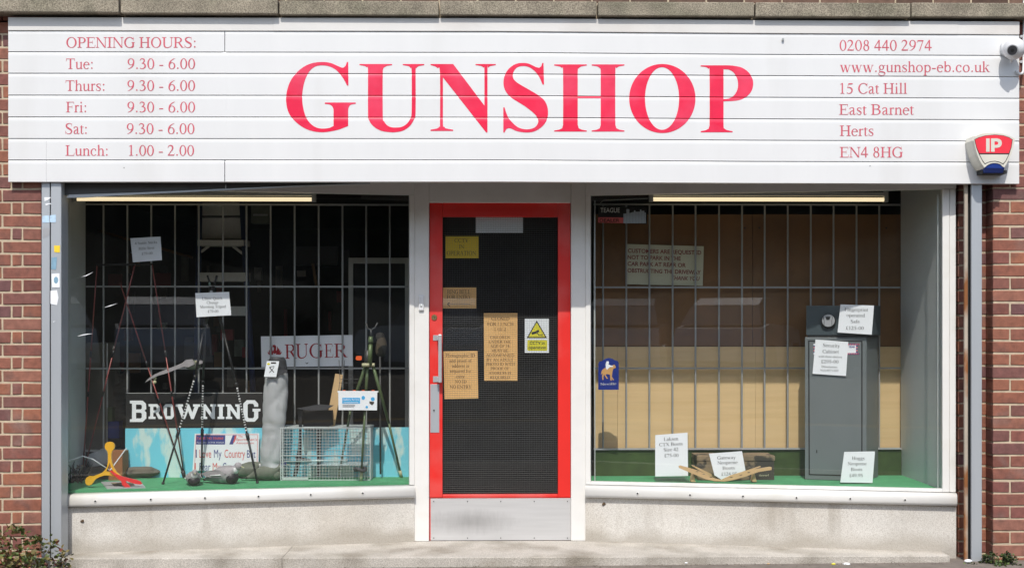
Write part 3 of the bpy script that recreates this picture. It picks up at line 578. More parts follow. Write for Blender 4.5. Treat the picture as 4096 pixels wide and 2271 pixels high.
def smooth(l):
    n = len(l); o = []
    def turn(i):
        a, b, c = l[i-1], l[i], l[(i+1) % n]; t_ = math.atan2(c[1]-b[1], c[0]-b[0])-math.atan2(b[1]-a[1], b[0]-a[0]); return abs((t_+math.pi) % (2*math.pi)-math.pi)
    for i in range(n):
        p0, p1, p2, p3 = l[i-1], l[i], l[(i+1) % n], l[(i+2) % n]; o.append(p1)
        if turn(i) < .75 and turn((i+1) % n) < .75 and math.hypot(p2[0]-p1[0], p2[1]-p1[1]) > 12:
            for t in (.33, .66): o.append(tuple(.5*(2*p1[j]+(p2[j]-p0[j])*t+(2*p0[j]-5*p1[j]+4*p2[j]-p3[j])*t*t+(3*p1[j]-p0[j]-3*p2[j]+p3[j])*t**3) for j in (0, 1)))
    return o
for ch, (out, holes) in GUN.items():
    ox = 1879 if ch in 'shop' else 0
    loops = [[(sx_(x+ox), sy_(y)) for x, y in smooth(l)] for l in [out]+holes]
    flat = [p for l in loops for p in l]; tris = tessellate_polygon([[Vector((x, y, 0)) for x, y in l] for l in loops])
    bm = bmesh.new(); vs = []
    for x, y in flat: p = P(x, y, YF); vs.append(bm.verts.new((p.x, 0, p.z-dzf(p.x))))
    for a, b, c in tris:
        try: bm.faces.new((vs[a], vs[b], vs[c]))
        except ValueError: pass
    for i in range(1, 9):
        for t_ in (0, .0022, .0036, .0112, .024):
            bmesh.ops.bisect_plane(bm, geom=bm.verts[:]+bm.edges[:]+bm.faces[:], plane_co=(0, 0, zb[i]-t_), plane_no=(0, 0, 1))
    for v in bm.verts: v.co.y = fy(v.co.z+.00001)-.0012; v.co.z += dzf(v.co.x)
    bm_obj(bm, 'letter', 'red', sign)
rows = [[('OPENING HOURS:', 264.5, 786.6, 191.6)], [('Tue:', 264.5, 375, 276.7), ('9.30 - 6.00', 510, 781, 276.7)], [('Thurs:', 262.5, 422, 364), ('9.30 - 6.00', 509, 781, 364)],
 [('Fri:', 264.5, 348.6, 449.7), ('9.30 - 6.00', 509, 781, 449.7)], [('Sat:', 260, 351, 536), ('9.30 - 6.00', 506.6, 778.6, 536)], [('Lunch:', 262.5, 434.8, 623), ('1.00 - 2.00', 509.8, 777, 623)],
 [('0208 440 2974', 3357.7, 3726.6, 203.3)], [('www.gunshop-eb.co.uk', 3360.4, 3958, 289)], [('15 Cat Hill', 3354, 3628, 375.3)], [('East Barnet', 3356.6, 3654.7, 459.4)], [('Herts', 3359, 3495, 544)], [('EN4 8HG', 3359, 3611, 630)]]
for r_ in rows:
    for tt, a, b, yb in r_: bm = bmesh.new(); put_text(bm, tt, a, b, yb, 41.5, sgn_fn); bm_obj(bm, 'lettering', 'redink', sign)
MB().box(XL+.03, XR-.03, -.034, .0, zb[-1]+.004, zb[-1]+.04).obj('underside_board', 'gapm', sign)
MB().tube(P(3132, 158, YF-.001), P(3132, 158, YF-.014), .007, n=10).obj('hook', 'galv', sign)
for x, y in ((496, 671), (3480, 664)): MB().tube(P(x, y, YF+.001), P(x, y, YF-.002), .0028, n=8).obj('screw', 'dsteel', sign)
# ------------------------------------------------------------------ soffit, posts, door frame, door
m = MB(); m.box(XPL-.02, XPR, .0, .62, 2.321, 2.36); struct(m.obj('soffit', 'gapm', loc=(0, .3, 2.32)))
YP = .48; ZT = 2.318; ZS = .04
fr = thing('door_frame', 'white painted frame of posts and header around the red door', 'door frame', (P(2000, 1304, YP).x, YP, ZS))
for a, b in ((1657, 1716), (2284, 2343)):
    pa, pb = P(a, 1304, YP), P(b, 1304, YP); bevel(MB().box(pa.x, pb.x, YP, YP+.10, ZS+.001, ZT).obj('post', 'paintw', fr), .004)
pa, pb = P(1716, 810, YP), P(2284, 810, YP); bevel(MB().box(pa.x+.0006, pb.x-.0006, YP+.002, YP+.10, pa.z, ZT).obj('header', 'paintw', fr), .003)
YD = .50
door = thing('shop_door', 'bright red wooden door with a wired glass panel and steel kick plate', 'door', (P(2000, 1304, YD).x, YD, ZS))
def dbox(x0, y0, x1, y1, Y, d, name, m_, par=door, bv=.003):
    a, b = P(x0, y1, Y), P(x1, y0, Y); o = MB().box(a.x, b.x, Y, Y+d, a.z, b.z).obj(name, m_, par)
    return bevel(o, bv) if bv else o
dbox(1718, 812, 1770, 1989, YD, .045, 'stile', 'doorred'); dbox(2232, 812, 2282, 1989, YD, .045, 'stile', 'doorred')
dbox(1770.5, 812, 2231.5, 867, YD+.001, .043, 'top_rail', 'doorred'); dbox(1770.5, 1976, 2231.5, 1990, YD+.001, .043, 'middle_rail', 'doorred'); dbox(1718, 1990.5, 2282, 2160, YD+.001, .044, 'bottom_rail', 'doorred')
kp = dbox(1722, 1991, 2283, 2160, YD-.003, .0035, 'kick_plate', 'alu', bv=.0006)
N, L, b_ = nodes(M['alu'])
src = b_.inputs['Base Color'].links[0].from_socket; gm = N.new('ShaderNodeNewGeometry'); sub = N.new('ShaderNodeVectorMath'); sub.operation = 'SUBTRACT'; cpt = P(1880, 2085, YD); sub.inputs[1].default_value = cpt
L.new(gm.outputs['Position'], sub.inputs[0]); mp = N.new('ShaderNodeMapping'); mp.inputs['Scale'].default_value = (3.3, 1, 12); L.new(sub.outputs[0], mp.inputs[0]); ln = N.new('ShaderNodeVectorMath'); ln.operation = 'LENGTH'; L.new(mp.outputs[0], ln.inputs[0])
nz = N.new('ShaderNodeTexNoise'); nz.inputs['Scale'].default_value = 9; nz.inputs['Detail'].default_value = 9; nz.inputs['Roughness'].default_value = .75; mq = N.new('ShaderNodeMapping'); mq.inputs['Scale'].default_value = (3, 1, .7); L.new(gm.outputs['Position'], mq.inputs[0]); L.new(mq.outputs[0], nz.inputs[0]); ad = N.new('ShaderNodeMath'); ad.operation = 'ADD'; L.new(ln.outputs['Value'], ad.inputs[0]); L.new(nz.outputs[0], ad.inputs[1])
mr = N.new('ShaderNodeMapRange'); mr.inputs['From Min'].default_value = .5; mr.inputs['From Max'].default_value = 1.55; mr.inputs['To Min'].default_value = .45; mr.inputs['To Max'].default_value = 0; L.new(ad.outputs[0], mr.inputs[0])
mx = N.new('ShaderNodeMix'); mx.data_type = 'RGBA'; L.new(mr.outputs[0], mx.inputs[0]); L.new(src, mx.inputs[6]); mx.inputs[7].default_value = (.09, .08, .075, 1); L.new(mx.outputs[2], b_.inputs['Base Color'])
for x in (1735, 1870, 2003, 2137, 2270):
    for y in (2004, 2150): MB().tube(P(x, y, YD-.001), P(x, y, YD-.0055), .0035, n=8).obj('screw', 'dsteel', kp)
YG = YD+.02
gl = dbox(1771, 867, 2231.5, 1976, YG, .006, 'glass_pane', 'wglass', bv=0)
m = MB(); a, b = P(1771, 1976, YG), P(2231, 867, YG); x = a.x
while x < b.x: m.box(x, x+.0005, YG-.0032, YG-.001, a.z, b.z); x += .0152
z = a.z
while z < b.z:
    q = .0008; m.add([(X, YG-.0022+dy, z+dz) for X in (a.x, b.x) for dy, dz in ((-q, 0), (0, q), (q, 0), (0, -q))], [(0, 1, 5, 4), (1, 2, 6, 5), (2, 3, 7, 6), (3, 0, 4, 7)]); z += .0133
stuff(m.obj('wire_mesh', 'wire', gl))
# lock, handle, plate
m = MB(); c = P(1737, 1269, YD); m.tube(c, c+Vector((0, -.006, 0)), .0185, .0165, 20); lk = m.obj('lock_cylinder', 'brass', door); MB().box(c.x-.0015, c.x+.0015, c.y-.0075, c.y-.006, c.z-.006, c.z+.006).obj('keyhole', 'black', lk)
Yh = YD-.055; h = MB(); a, b = P(1753, 1530, Yh), P(1767, 1337, Yh); h.box(a.x, b.x, Yh, Yh+.016, a.z, b.z); hd = bevel(h.obj('handle', 'alul', door), .004)
for y0, y1 in ((1340, 1362), (1504, 1528)):
    m = MB(); a, b = P(1732, y1, YD-.003), P(1752, y0, YD-.003); m.box(a.x, b.x, YD-.003, YD, a.z, b.z); m.box(b.x-.006, b.x+.012, Yh+.006, YD, a.z+.004, b.z-.004); bevel(m.obj('bracket', 'alul', hd), .001, 1)
lp = dbox(1721, 1536, 1757, 1729, YD-.0025, .003, 'lock_plate', 'steel', bv=.0006); c = P(1736, 1640, YD-.003); MB().tube(c, c+Vector((0, -.001, 0)), .005, n=10).box(c.x-.002, c.x+.002, c.y-.001, c.y, c.z-.011, c.z).obj('keyhole', 'black', lp)
# bell push
bp = thing('door_bell', 'small white bell push screwed to the left door post', 'door bell', P(1685, 1243, YP)); dbox(1675, 1184, 1695, 1242, YP-.014, .014, 'housing', 'sball', bp, .004); c = P(1685, 1222, YP-.014); MB().ball(c, .008, .005, .011, 12, 7).obj('button', 'pinkred' if 0 else 'galv', bp)
MB().box(P(1674, 1243, YP).x, P(1696, 1243, YP).x, YP-.004, YP-.0005, P(0, 1185, YP).z, P(0, 1178, YP).z).obj('cap', 'sball', bp)
# ------------------------------------------------------------------ windows in their splayed walls
WR = ((P(2343, 1304, .485).x, .485), (P(3823, 1304, .085).x, .085))
WL = ((P(1657, 1304, .485).x, .485), (P(165, 1304, .10).x, .10))
def on(line, px, py=1304): p = P(px, py, line); return (p.x, p.y)
ZSB, ZST, ZGB, ZHD = .317, .395, .415, 2.211
def window(side, line, outer, inner_in, inner_out, label, wlabel):
    i_, o_ = on(line, inner_in), on(line, outer)
    t = thing('shop_window', label, 'window', (*i_, ZSB))
    a, b = on(line, inner_in), on(line, inner_out)
    lo = ZST+.001
    bevel(MB().lbox(a, b, -.03, .012, lo, ZHD).obj('jamb', 'paintw', t), .003)
    if side > 0:
        bevel(MB().lbox(on(line, 3768), on(line, 3797), -.03, .012, lo, ZHD).obj('jamb', 'paintw', t), .004); bevel(MB().lbox(on(line, 3797.6), on(line, 3823), -.03, .006, lo, ZHD).obj('jamb', 'paintw', t), .004)
        gx0, gx1 = on(line, 2364), on(line, 3769)
        MB().lbox(on(line, 3752), on(line, 3755), -.022, -.016, lo+.02, ZHD-.03).obj('glazing_seal', 'galv', t); MB().lbox(on(line, 2377), on(line, 2380), -.022, -.016, lo+.02, ZHD-.03).obj('glazing_seal', 'galv', t)
    else: gx0, gx1 = on(line, 1637), on(line, 170)
    MB().lbox(on(line, inner_in), o_, -.04, .014, ZHD+.001, ZT).obj('head', 'paintw', t)
    if side > 0: bevel(MB().lbox(b, gx1, -.03, .008, lo, ZGB).obj('bottom_rail', 'paintw', t), .002)
    MB().lbox(b, gx1, -.012, -.007, ZGB-.004 if side > 0 else ZST+.001, ZHD+.004).obj('glass_pane', 'glass', t)
    # sill: rounded nosing
    A = Vector((*on(line, inner_in), 0)); B = Vector((*o_, 0)); tt = (B-A).normalized(); n = Vector((tt.y, -tt.x, 0)); n = -n if n.y > 0 else n
    h_ = ZST-ZSB; prof = [(-.03, ZSB), (.030, ZSB), (.042, ZSB+.006), (.047, ZSB+.02), (.047, ZSB+.045), (.042, ZST-.012), (.028, ZST-.003), (-.03, ZST)]
    sl = MB().loft([[A+n*d+Vector((0, 0, z)) for d, z in prof], [B+n*d+Vector((0, 0, z)) for d, z in prof]], True, True).obj('sill', 'paintw', t)
    sc_px = [(381, 2003), (603, 1996), (820, 1990), (1034, 1984), (1243, 1977), (1451, 1971)] if side < 0 else [(2550, 1972), (2760, 1978), (2972, 1983), (3186, 1989), (3401, 1993), (3620, 1998)]
    ln2 = tuple(((Vector((*q, 0))+n*.047).x, (Vector((*q, 0))+n*.047).y) for q in line)
    for x, y in sc_px:
        c = P(x, y, ln2); m_ = MB().tube(c, c+n*.0035, .0095, .008, 14); s2 = m_.obj('screw_cup', 'paintw', sl); MB().tube(c+n*.003, c+n*.0042, .0055, n=10).obj('screw', 'dsteel', s2) if False else MB().tube(c+n*.003, c+n*.0042, .0055, n=10).obj('screw_hole', 'gapm', t)
    # stall riser
    m_ = MB().lbox(A, B, -.10, .012, -.05, ZSB-.004); w_ = m_.obj('low_wall', 'terrazzo'); tag(w_, wlabel, 'wall')
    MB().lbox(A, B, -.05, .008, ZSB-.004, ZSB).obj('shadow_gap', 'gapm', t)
    return t, ln2
winL, lineL = window(-1, WL, 165, 1657, 1637, 'left shop window in a white frame, splayed in towards the door', 'pale granolithic low wall beneath the left window')
winR, _ = window(1, WR, 3823, 2343, 2363, 'right shop window in a white frame, splayed in towards the door', 'pale granolithic low wall beneath the right window')
gl_l = tuple((x, y-.0 ) for x, y in WL)
m = MB()
for pts in ([(308,1345),(330,1337),(350,1334),(372,1334),(352,1337),(332,1341)], [(324,1108),(345,1100),(374,1087),(347,1103)], [(262,1389),(274,1387),(272,1391)], [(415,1230),(440,1221),(470,1213),(441,1224)]): pxpoly(m, pts, gl_l, .0002)
m.obj('scratch', 'paper', winL)
# doorstep
m = MB(); a = P(120, 2228, -.04); b = P(3800, 2228, -.04); zt = .04
st = thing('doorstep', 'long worn concrete doorstep running under both windows and the door', 'step', (0, -.04, -.05))
xm = P(1128, 2228, -.04).x
for x0, x1, in ((a.x, xm-.0006), (xm+.0006, b.x)):
    bevel(MB().box(x0, x1, -.04, .60, -.12, zt).obj('slab', 'stepm', st), .004, 2)
# ------------------------------------------------------------------ shutter guides and the sagging shutter end
g = thing('shutter_guide', 'grey steel shutter guide left of the left window, dotted with torn stickers', 'shutter guide', P(205, 2271, -.02))
zt = 2.30; Yg = -.022
x0, x1, x2, x3 = [P(q, 1304, Yg).x for q in (166, 199, 204, 246)]
bevel(MB().box(x0, x1, Yg, .09, -.04, zt).obj('outer_channel', 'steel', g), .003); bevel(MB().box(x2, x3, Yg-.004, .09, -.04, zt).obj('inner_channel', 'steel', g), .004); MB().box(x1-.004, x2+.004, Yg+.012, .09, -.04, zt).obj('groove', 'dsteel', g)
for poly, mt in (([(177,789),(205,789),(192,800),(178,806)],'paper'), ([(181,815),(198,813),(228,813),(228,816),(198,817),(183,822)],'paper'), ([(170,864),(197,862),(197,890),(169,891)],'lbl'), ([(200,861),(223,859),(224,889),(199,889)],'lbl'), ([(170,913),(199,911),(198,940),(172,952)],'alul'), ([(216,982),(240,982),(239,1010),(217,1008)],'papery'), ([(206,1030),(228,1028),(224,1078),(204,1076)],'dbl'), ([(206,1095),(238,1093),(239,1149),(208,1149)],'paper'), ([(202,1163),(228,1160),(234,1190),(228,1220),(202,1215)],'paper'), ([(212,1285),(222,1283),(214,1289)],'paper')):
    if mt == 'lbl': M.setdefault('lbl', mat('pale_blue_sticker', (.50, .68, .85), .5, var=.2, scale=40))
    if mt == 'dbl': M.setdefault('dbl', mat('faded_blue_sticker', (.22, .38, .50), .5, var=.2, scale=40))
    Ys = Yg-(.0052 if poly[0][0] > 198 or mt == 'papery' else .0012); m = MB(); pxpoly(m, poly, Ys-.0006 if poly[1][0] > 204 else Yg-.0012, .0006); m.obj('sticker', mt, g)
MB().add([P(x, y, Yg-.0059) for x, y in ell(224, 1120, 9, 14, 12)], [tuple(range(12))]).obj('sticker_print', 'dbl', g)
g = thing('shutter_guide', 'plain grey steel shutter guide right of the right window, with a rusty inner edge', 'shutter guide', P(3906, 2271, -.02))
xa, xb = P(3886, 1304, Yg).x, P(3928, 1304, Yg).x
bevel(MB().box(xa, xb, Yg, -.002, -.03, zt).obj('face_channel', 'steel', g), .003)
MB().box(xa, xa+.004, -.002, .085, -.03, zt).obj('side_plate', 'dsteel', g)
xr = P(3857, 1304, .0).x; xq = P(3870, 1304, .0).x
MB().box(xr, xq, -.004, .010, -.03, zt).obj('rusty_flange', 'rust', g); MB().box(xq-.003, xa+.002, .022, .034, -.03, zt).obj('slot', 'dsteel', g); MB().box(xq-.003, xq, .010, .022, -.03, zt).obj('slot_lip', 'dsteel', g)
sh = thing('roller_shutter', 'dark bottom edge of the raised roller shutter sagging at the left under the sign', 'roller shutter', P(800, 760, .02))
m = MB(); pxpoly(m, [(246, 700), (1480, 700), (1480, 735), (1250, 742), (900, 757), (560, 772), (247, 780)], .03, .012); m.obj('shutter_slat', 'dsteel', sh)
m = MB(); pxpoly(m, [(262, 791), (276, 779), (560, 770), (900, 755), (1250, 740), (1480, 733), (1480, 736), (1250, 744), (900, 761), (560, 777), (330, 790)], .022, .02); m.obj('bottom_bar', 'steel', sh)
MB().tube(P(903, 738, .02), P(903, 756, .02), .003).obj('bolt', 'steel', sh)
# ------------------------------------------------------------------ inside: room shell and display beds
YB = .80
def sbox(name, m_, *b): return struct(MB().box(*b).obj(name, m_, loc=(b[0], b[2], b[4])))
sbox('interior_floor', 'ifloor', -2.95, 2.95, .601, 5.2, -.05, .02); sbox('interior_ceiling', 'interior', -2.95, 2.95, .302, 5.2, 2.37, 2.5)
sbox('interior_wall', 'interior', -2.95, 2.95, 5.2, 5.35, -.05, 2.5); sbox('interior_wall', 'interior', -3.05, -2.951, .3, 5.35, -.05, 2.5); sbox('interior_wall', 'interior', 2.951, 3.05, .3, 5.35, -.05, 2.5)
ZF = .41
def disp(line, pin, pout, label, xin):
    a, b = on(line, pin), on(line, pout); m = MB(); q = [(a[0], a[1]+.03), (b[0], b[1]+.03), (b[0], YB-.002), (a[0], YB-.002)]
    m.add([(x, y, ZF-.03) for x, y in q]+[(x, y, ZF) for x, y in q], [(0,3,2,1), (4,5,6,7)]+[(i, (i+1) % 4, (i+1) % 4+4, i+4) for i in range(4)]); o = m.obj('display_floor', 'green'); return tag(o, label, 'display floor')
XSR, XSL = P(3605, 1304, YB).x, P(340, 1304, YB).x
disp(WL, 1640, 185, 'bright green felt display floor in the left window, under the pigeon decoys', 0); disp(WR, 2350, 3768, 'bright green felt display floor in the right window, under the grey cabinet', 0)
tag(MB().box(XSL-.05, XSL, .14, YB+.01, .2, 2.369).obj('side_panel', 'sidew'), 'grey grooved lining panel at the left end of the left window', 'wall panel')
tag(MB().add([(P(3768, 1304, WR).x+.012, .125, .2), (XSR, YB+.01, .2), (XSR+.09, YB+.01, .2), (P(3768, 1304, WR).x+.06, .125, .2)]+[(P(3768, 1304, WR).x+.012, .125, 2.369), (XSR, YB+.01, 2.369), (XSR+.09, YB+.01, 2.369), (P(3768, 1304, WR).x+.06, .125, 2.369)], [(0,1,5,4),(1,2,6,5),(2,3,7,6),(3,0,4,7),(4,5,6,7),(0,3,2,1)]).obj('side_panel', 'sidew'), 'grey grooved lining panel at the right end of the right window, beside the cabinet', 'wall panel')
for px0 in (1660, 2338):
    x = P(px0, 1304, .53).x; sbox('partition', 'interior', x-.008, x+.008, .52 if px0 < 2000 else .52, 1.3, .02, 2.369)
# grilles
def grille(xs, lab, ybot, x0, x1, ys, zb_):
    t = thing('window_grille', lab, 'security grille', P((x0+x1)/2, ybot, YB))
    for x in xs:
        p = P(x, 1304, YB-.01); MB().tube((p.x, YB-.01, zb_), (p.x, YB-.01, P(x, 818, YB).z), .0062, n=8, cap=False).obj('bar', 'bar', t)
    for y in ys:
        a, b = P(x0, y, YB-.02), P(x1, y, YB-.02); z = (a.z+b.z)/2; MB().box(a.x, b.x, YB-.0165, YB-.0125+.006, z-.0055, z+.0055).obj('cross_bar', 'bar', t)
    return t
gL = grille([414, 509.5, 605, 700, 795, 892, 986, 1082.5, 1178.6, 1275, 1370, 1465, 1559.5], 'grey vertical bar grille behind the left window display', 1900, 340, 1640, (818, 1146, 1473), ZF)
gR = grille([2412, 2505, 2597.6, 2690.5, 2782, 2876, 2968, 3058.6, 3151, 3243, 3334, 3426, 3517], 'grey vertical bar grille in front of the wood panels in the right window', 1793, 2375, 3605, (818, 1149, 1472, 1794), P(3000, 1793, YB).z)
# panels behind the right grille
YW = YB+.035
pn = thing('wood_panelling', 'brown hardboard over pale maple panels behind the right window grille', 'panelling', P(3000, 1900, YW))
for a, b, c, d, m_ in ((2376, 858, 3009, 1384, 'chip'), (3011, 858, 3607, 1384, 'chip'), (2376, 1386, 2469.6, 1905, 'maple'), (2470.4, 1386, 3021.6, 1905, 'maple'), (3022.4, 1386, 3607, 1905, 'maple')):
    p, q = P(a, d, YW), P(b, c, YW) if 0 else P(c, b, YW); MB().box(p.x, q.x, YW, YW+.012, p.z, q.z).obj('panel', m_, pn)
for x, y in ((2979, 912), (3037, 911), (3545, 912)): MB().tube(P(x, y, YW), P(x, y, YW-.004), .006, n=8).obj('bolt', 'black', pn)
p, q = P(2376, 1905, YB-.012), P(3606, 1797, YB-.012); tag(MB().box(p.x, q.x, YB-.012, YB+.01, ZF, q.z).obj('upstand_board', 'dgreen'), 'dark green baize upstand along the back of the right window floor', 'board')
p, q = P(2376, 1797, YB-.02), P(3606, 1791, YB-.02); tag(MB().box(p.x, q.x, YB-.026, YB-.018, p.z-.002, q.z).obj('metal_strip', 'alul'), 'thin metal strip along the top of the dark green upstand', 'strip')
# lit tubes
def tube_light(x0, x1, y, lab, Y):
    a, b = P(x0, y, Y), P(x1, y, Y); t = thing('tube_light', lab, 'fluorescent light', (a+b)/2); z = (a.z+b.z)/2
    MB().tube((a.x+.012, Y, z), (b.x-.012, Y, z), .0125, n=14).obj('tube', 'tube', t); MB().box(a.x-.01, b.x+.01, Y-.018, Y+.022, z+.022, z+.045).obj('batten', 'iwhite', t)
    for x in (a.x, b.x): MB().box(x-.012, x+.012, Y-.02, Y+.02, z-.016, z+.05).obj('lamp_holder', 'iwhite', t)
tube_light(302, 1256, 797, 'lit fluorescent tube at the top of the left window', .56); tube_light(2604, 3542, 798, 'lit fluorescent tube at the top of the right window', .56)
# ================================================================== things on the facade
def mmix(c, h, n=VW): return c+n*h
bell = thing('alarm_bell_box', 'cream and red shield-shaped alarm box at the right end of the sign', 'alarm box', P(3950, 745, YF-.01))
def bx(x): return 3850+x/4.606
def by(y): return 450+y/4.606
YBf = YF-.115
out = [(222,495),(240,440),(330,400),(450,378),(600,376),(740,392),(860,430),(930,465),(965,480),(960,540),(935,650),(900,760),(850,880),(800,970),(770,1010),(745,1000),(700,955),(640,935),(580,930),(520,940),(460,970),(420,1005),(405,1015),(360,960),(310,870),(265,760),(235,640),(212,520)]
out_px = [(bx(x), by(y)) for x, y in out]
c0 = P(bx(590), by(650), YBf)
front = [P(x, y, YBf) for x, y in out_px]
back = [Vector((c0.x+(p.x-c0.x)*1.06, YF, c0.z+(p.z-c0.z)*1.06)) for p in front]
mid = [Vector((c0.x+(p.x-c0.x)*1.055, YBf+.02, c0.z+(p.z-c0.z)*1.055)) for p in front]
m = MB(); m.loft([back, mid, front], False, False); m.poly(front, VW, 0); m.obj('casing', 'bellw', bell)
def bpoly(pts, off, m_, nm, holes=()):
    m = MB(); pxpoly(m, [(bx(x), by(y)) for x, y in pts], YBf-off, .0008, [[(bx(x), by(y)) for x, y in h] for h in holes]); return m.obj(nm, m_, bell)
bpoly([(218,498),(300,458),(420,425),(600,408),(760,425),(860,458),(925,500),(905,640),(862,775),(800,900),(750,960),(690,925),(600,903),(520,910),(460,930),(412,955),(370,900),(308,780),(255,650)], .0010, 'inkk', 'border')
bpoly([(232,502),(305,466),(420,433),(600,416),(760,433),(855,466),(914,505),(895,640),(853,752),(312,752),(262,640)], .0020, 'bellr', 'red_panel')
bpoly([(316,775),(850,775),(790,895),(745,942),(690,912),(600,893),(520,900),(455,920),(416,940),(375,885)], .0020, 'bellw', 'cream_panel')
bpoly([(435,480),(500,480),(500,725),(435,725)], .0032, 'bellw', 'letter')
bpoly([(525,480),(640,478),(690,495),(718,525),(726,565),(715,610),(685,640),(640,652),(592,652),(592,725),(525,725)], .0032, 'bellw', 'letter', [[(590,535),(630,535),(655,548),(660,568),(650,590),(625,600),(590,600)]])
m = MB(); a = [P(bx(x), by(y), YBf+.004) for x, y in [(405,1020),(455,985),(520,950),(580,940),(640,945),(700,965),(745,1005),(772,1030),(748,1110),(300,1110)]]; m.poly(a[:-2]+[P(bx(745), by(1112), YBf+.02), P(bx(400), by(1112), YBf+.02)], VW, .06); m.obj('strobe_lens', 'bellb', bell)
m = MB(); m.box(P(bx(300), 0, YF-.03).x, P(bx(745), 0, YF-.03).x, YBf+.03, YF, P(0, by(1105), YF-.04).z, P(0, by(1040), YF-.04).z); m.obj('base', 'inkk', bell)
# cctv dome
cc = thing('security_camera', 'white eyeball security camera on the right end of the sign', 'security camera', P(4040, 240, YF-.05))
def cx(x): return 3900+x/5.1
def cy(y): return 80+y/5.1
cen = P(cx(800), cy(590), YF-.085)
MB().loft([[P(cx(680), cy(600), YF)+Vector((r*math.cos(R(a)), -d, r*math.sin(R(a)))) for a in range(0, 360, 15)] for r, d in ((.052, 0), (.052, .02), (.046, .035), (.030, .04))], True).obj('base_plate', 'sball', cc)
MB().ball(cen, .063, n=28, m=18).obj('eyeball', 'sball', cc)
ld = (P(cx(755), cy(630), YF-.15)-cen).normalized()
lb = MB().tube(cen+ld*.046, cen+ld*.0655, .034, .031, 24).obj('lens_ring', 'bag', cc); MB().tube(cen+ld*.0655, cen+ld*.067, .027, .026, 24).obj('lens', 'dbag', lb); MB().tube(cen+ld*.067, cen+ld*.0682, .010, n=16).obj('iris', 'black', lb)
MB().path([P(cx(735), cy(760), YF-.06), P(cx(740), cy(830), YF-.035), P(cx(742), cy(870), YF-.02)], .008, 10).obj('bracket', 'sball', cc)
MB().path([P(cx(845), cy(1030), YF-.01), P(cx(870), cy(1080), YF-.012), P(cx(915), cy(1105), YF-.012), P(cx(965), cy(1095), YF-.012), P(cx(990), cy(1040), YF-.012), P(cx(992), cy(900), -.012), P(cx(990), cy(700), -.01), P(cx(990), cy(420), -.01), P(cx(1000), cy(250), -.01), P(cx(1010), cy(-500), -.01)], .008, 8).obj('cable', 'sball', cc)
for y in (338, 855): MB().tube(P(cx(945), cy(y), -.002), P(cx(945), cy(y), -.012), .008, n=12).obj('cable_clip', 'sball', cc)
# ================================================================== notices on the door
YN = YG+.0075
def card(name, lab, cat, poly, pl, m_, th=.0008, group=None):
    c = P(sum(p[0] for p in poly)/len(poly), max(p[1] for p in poly), pl); t = thing(name, lab, cat, c, group); m = MB(); pxpoly(m, poly, pl, th); m.obj('sheet', m_, t); return t
t = card('paper_notice', 'small mustard yellow CCTV in operation notice at the top left of the door glass', 'notice', [(1782,945),(1914,945),(1914,1033),(1782,1033)], YN, 'papery')
serif(t, [('CCTV', 1818, 1875, 969, 15), ('IN', 1836, 1856, 994, 15), ('OPERATION', 1787, 1904, 1020, 16)], YN, 'ink')
t = card('paper_notice', 'small tan ring bell for entry notice with an arrow pointing left', 'notice', [(1772,1149),(1905,1149),(1905,1233),(1772,1233)], YN, 'papero')
serif(t, [('RING BELL', 1789, 1882, 1174, 15), ('FOR ENTRY', 1787, 1884, 1194, 14)], YN, 'ink')
m = MB(); pxpoly(m, rect(1790, 1215.5, 1882, 1217), YN-.001, .0003); pxpoly(m, [(1788,1216),(1798,1207),(1800,1209),(1792,1216),(1800,1224),(1798,1226)], YN-.0013, .0003); m.obj('arrow', 'ink', t)
t = card('paper_notice', 'tall tan paper notice in the middle of the door about lunch closing and children', 'notice', [(1935,1251),(2070,1251),(2070,1522),(1937,1522)], YN, 'papero')
serif(t, [('CLOSED', 2002, 0, 1280, 12.5, 0, 'c'), ('FOR LUNCH', 2002, 0, 1302, 12.5, 0, 'c'), ('1 till 2', 2000, 0, 1322, 12.5, 0, 'c'), ('CHILDREN', 2000, 0, 1353, 10.5, 0, 'c'), ('UNDER THE', 2000, 0, 1371, 10.5, 0, 'c'), ('AGE OF 18', 2000, 0, 1389, 10.5, 0, 'c'), ('MUST BE', 2000, 0, 1407, 10.5, 0, 'c'), ('ACCOMPANIED', 1945, 2057, 1425, 10.5), ('BY AN ADULT', 2000, 0, 1443, 10.5, 0, 'c'), ('PHOTO ID WITH', 1945, 2059, 1460, 10.5), ('PROOF OF', 2000, 0, 1478, 10.5, 0, 'c'), ('ADDRESS IS', 2000, 0, 1496, 10.5, 0, 'c'), ('REQUIRED', 2000, 0, 1514, 10.5, 0, 'c')], YN, 'inkb')
t = card('paper_notice', 'tan photographic ID notice at the left of the door glass beside the handle', 'notice', [(1774,1405),(1910,1403),(1913,1592),(1778,1595)], YN, 'papero')
serif(t, [('Photographic ID', 1783, 1900, 1427, 13), ('and proof of', 1797, 1886, 1448, 12.5), ('address is', 1808, 1876, 1468, 12), ('required for', 1800, 1884, 1489, 12), ('entry.', 1824, 1862, 1510, 12), ('NO ID', 1820, 1866, 1531, 12), ('NO ENTRY', 1800, 1886, 1552, 12)], YN, 'inkb')
t = card('cctv_sign', 'white sign with a yellow camera triangle on the door glass', 'warning sign', rect(2099,1274,2196,1410), YN, 'paper')
m = MB(); pxpoly(m, [(2147,1281),(2188,1351),(2107,1351)], YN-.0010, .0003); m.obj('triangle_border', 'inkk', t)
m = MB(); pxpoly(m, [(2147,1289),(2181,1347),(2114,1347)], YN-.0016, .0003); m.obj('triangle', 'yell', t)
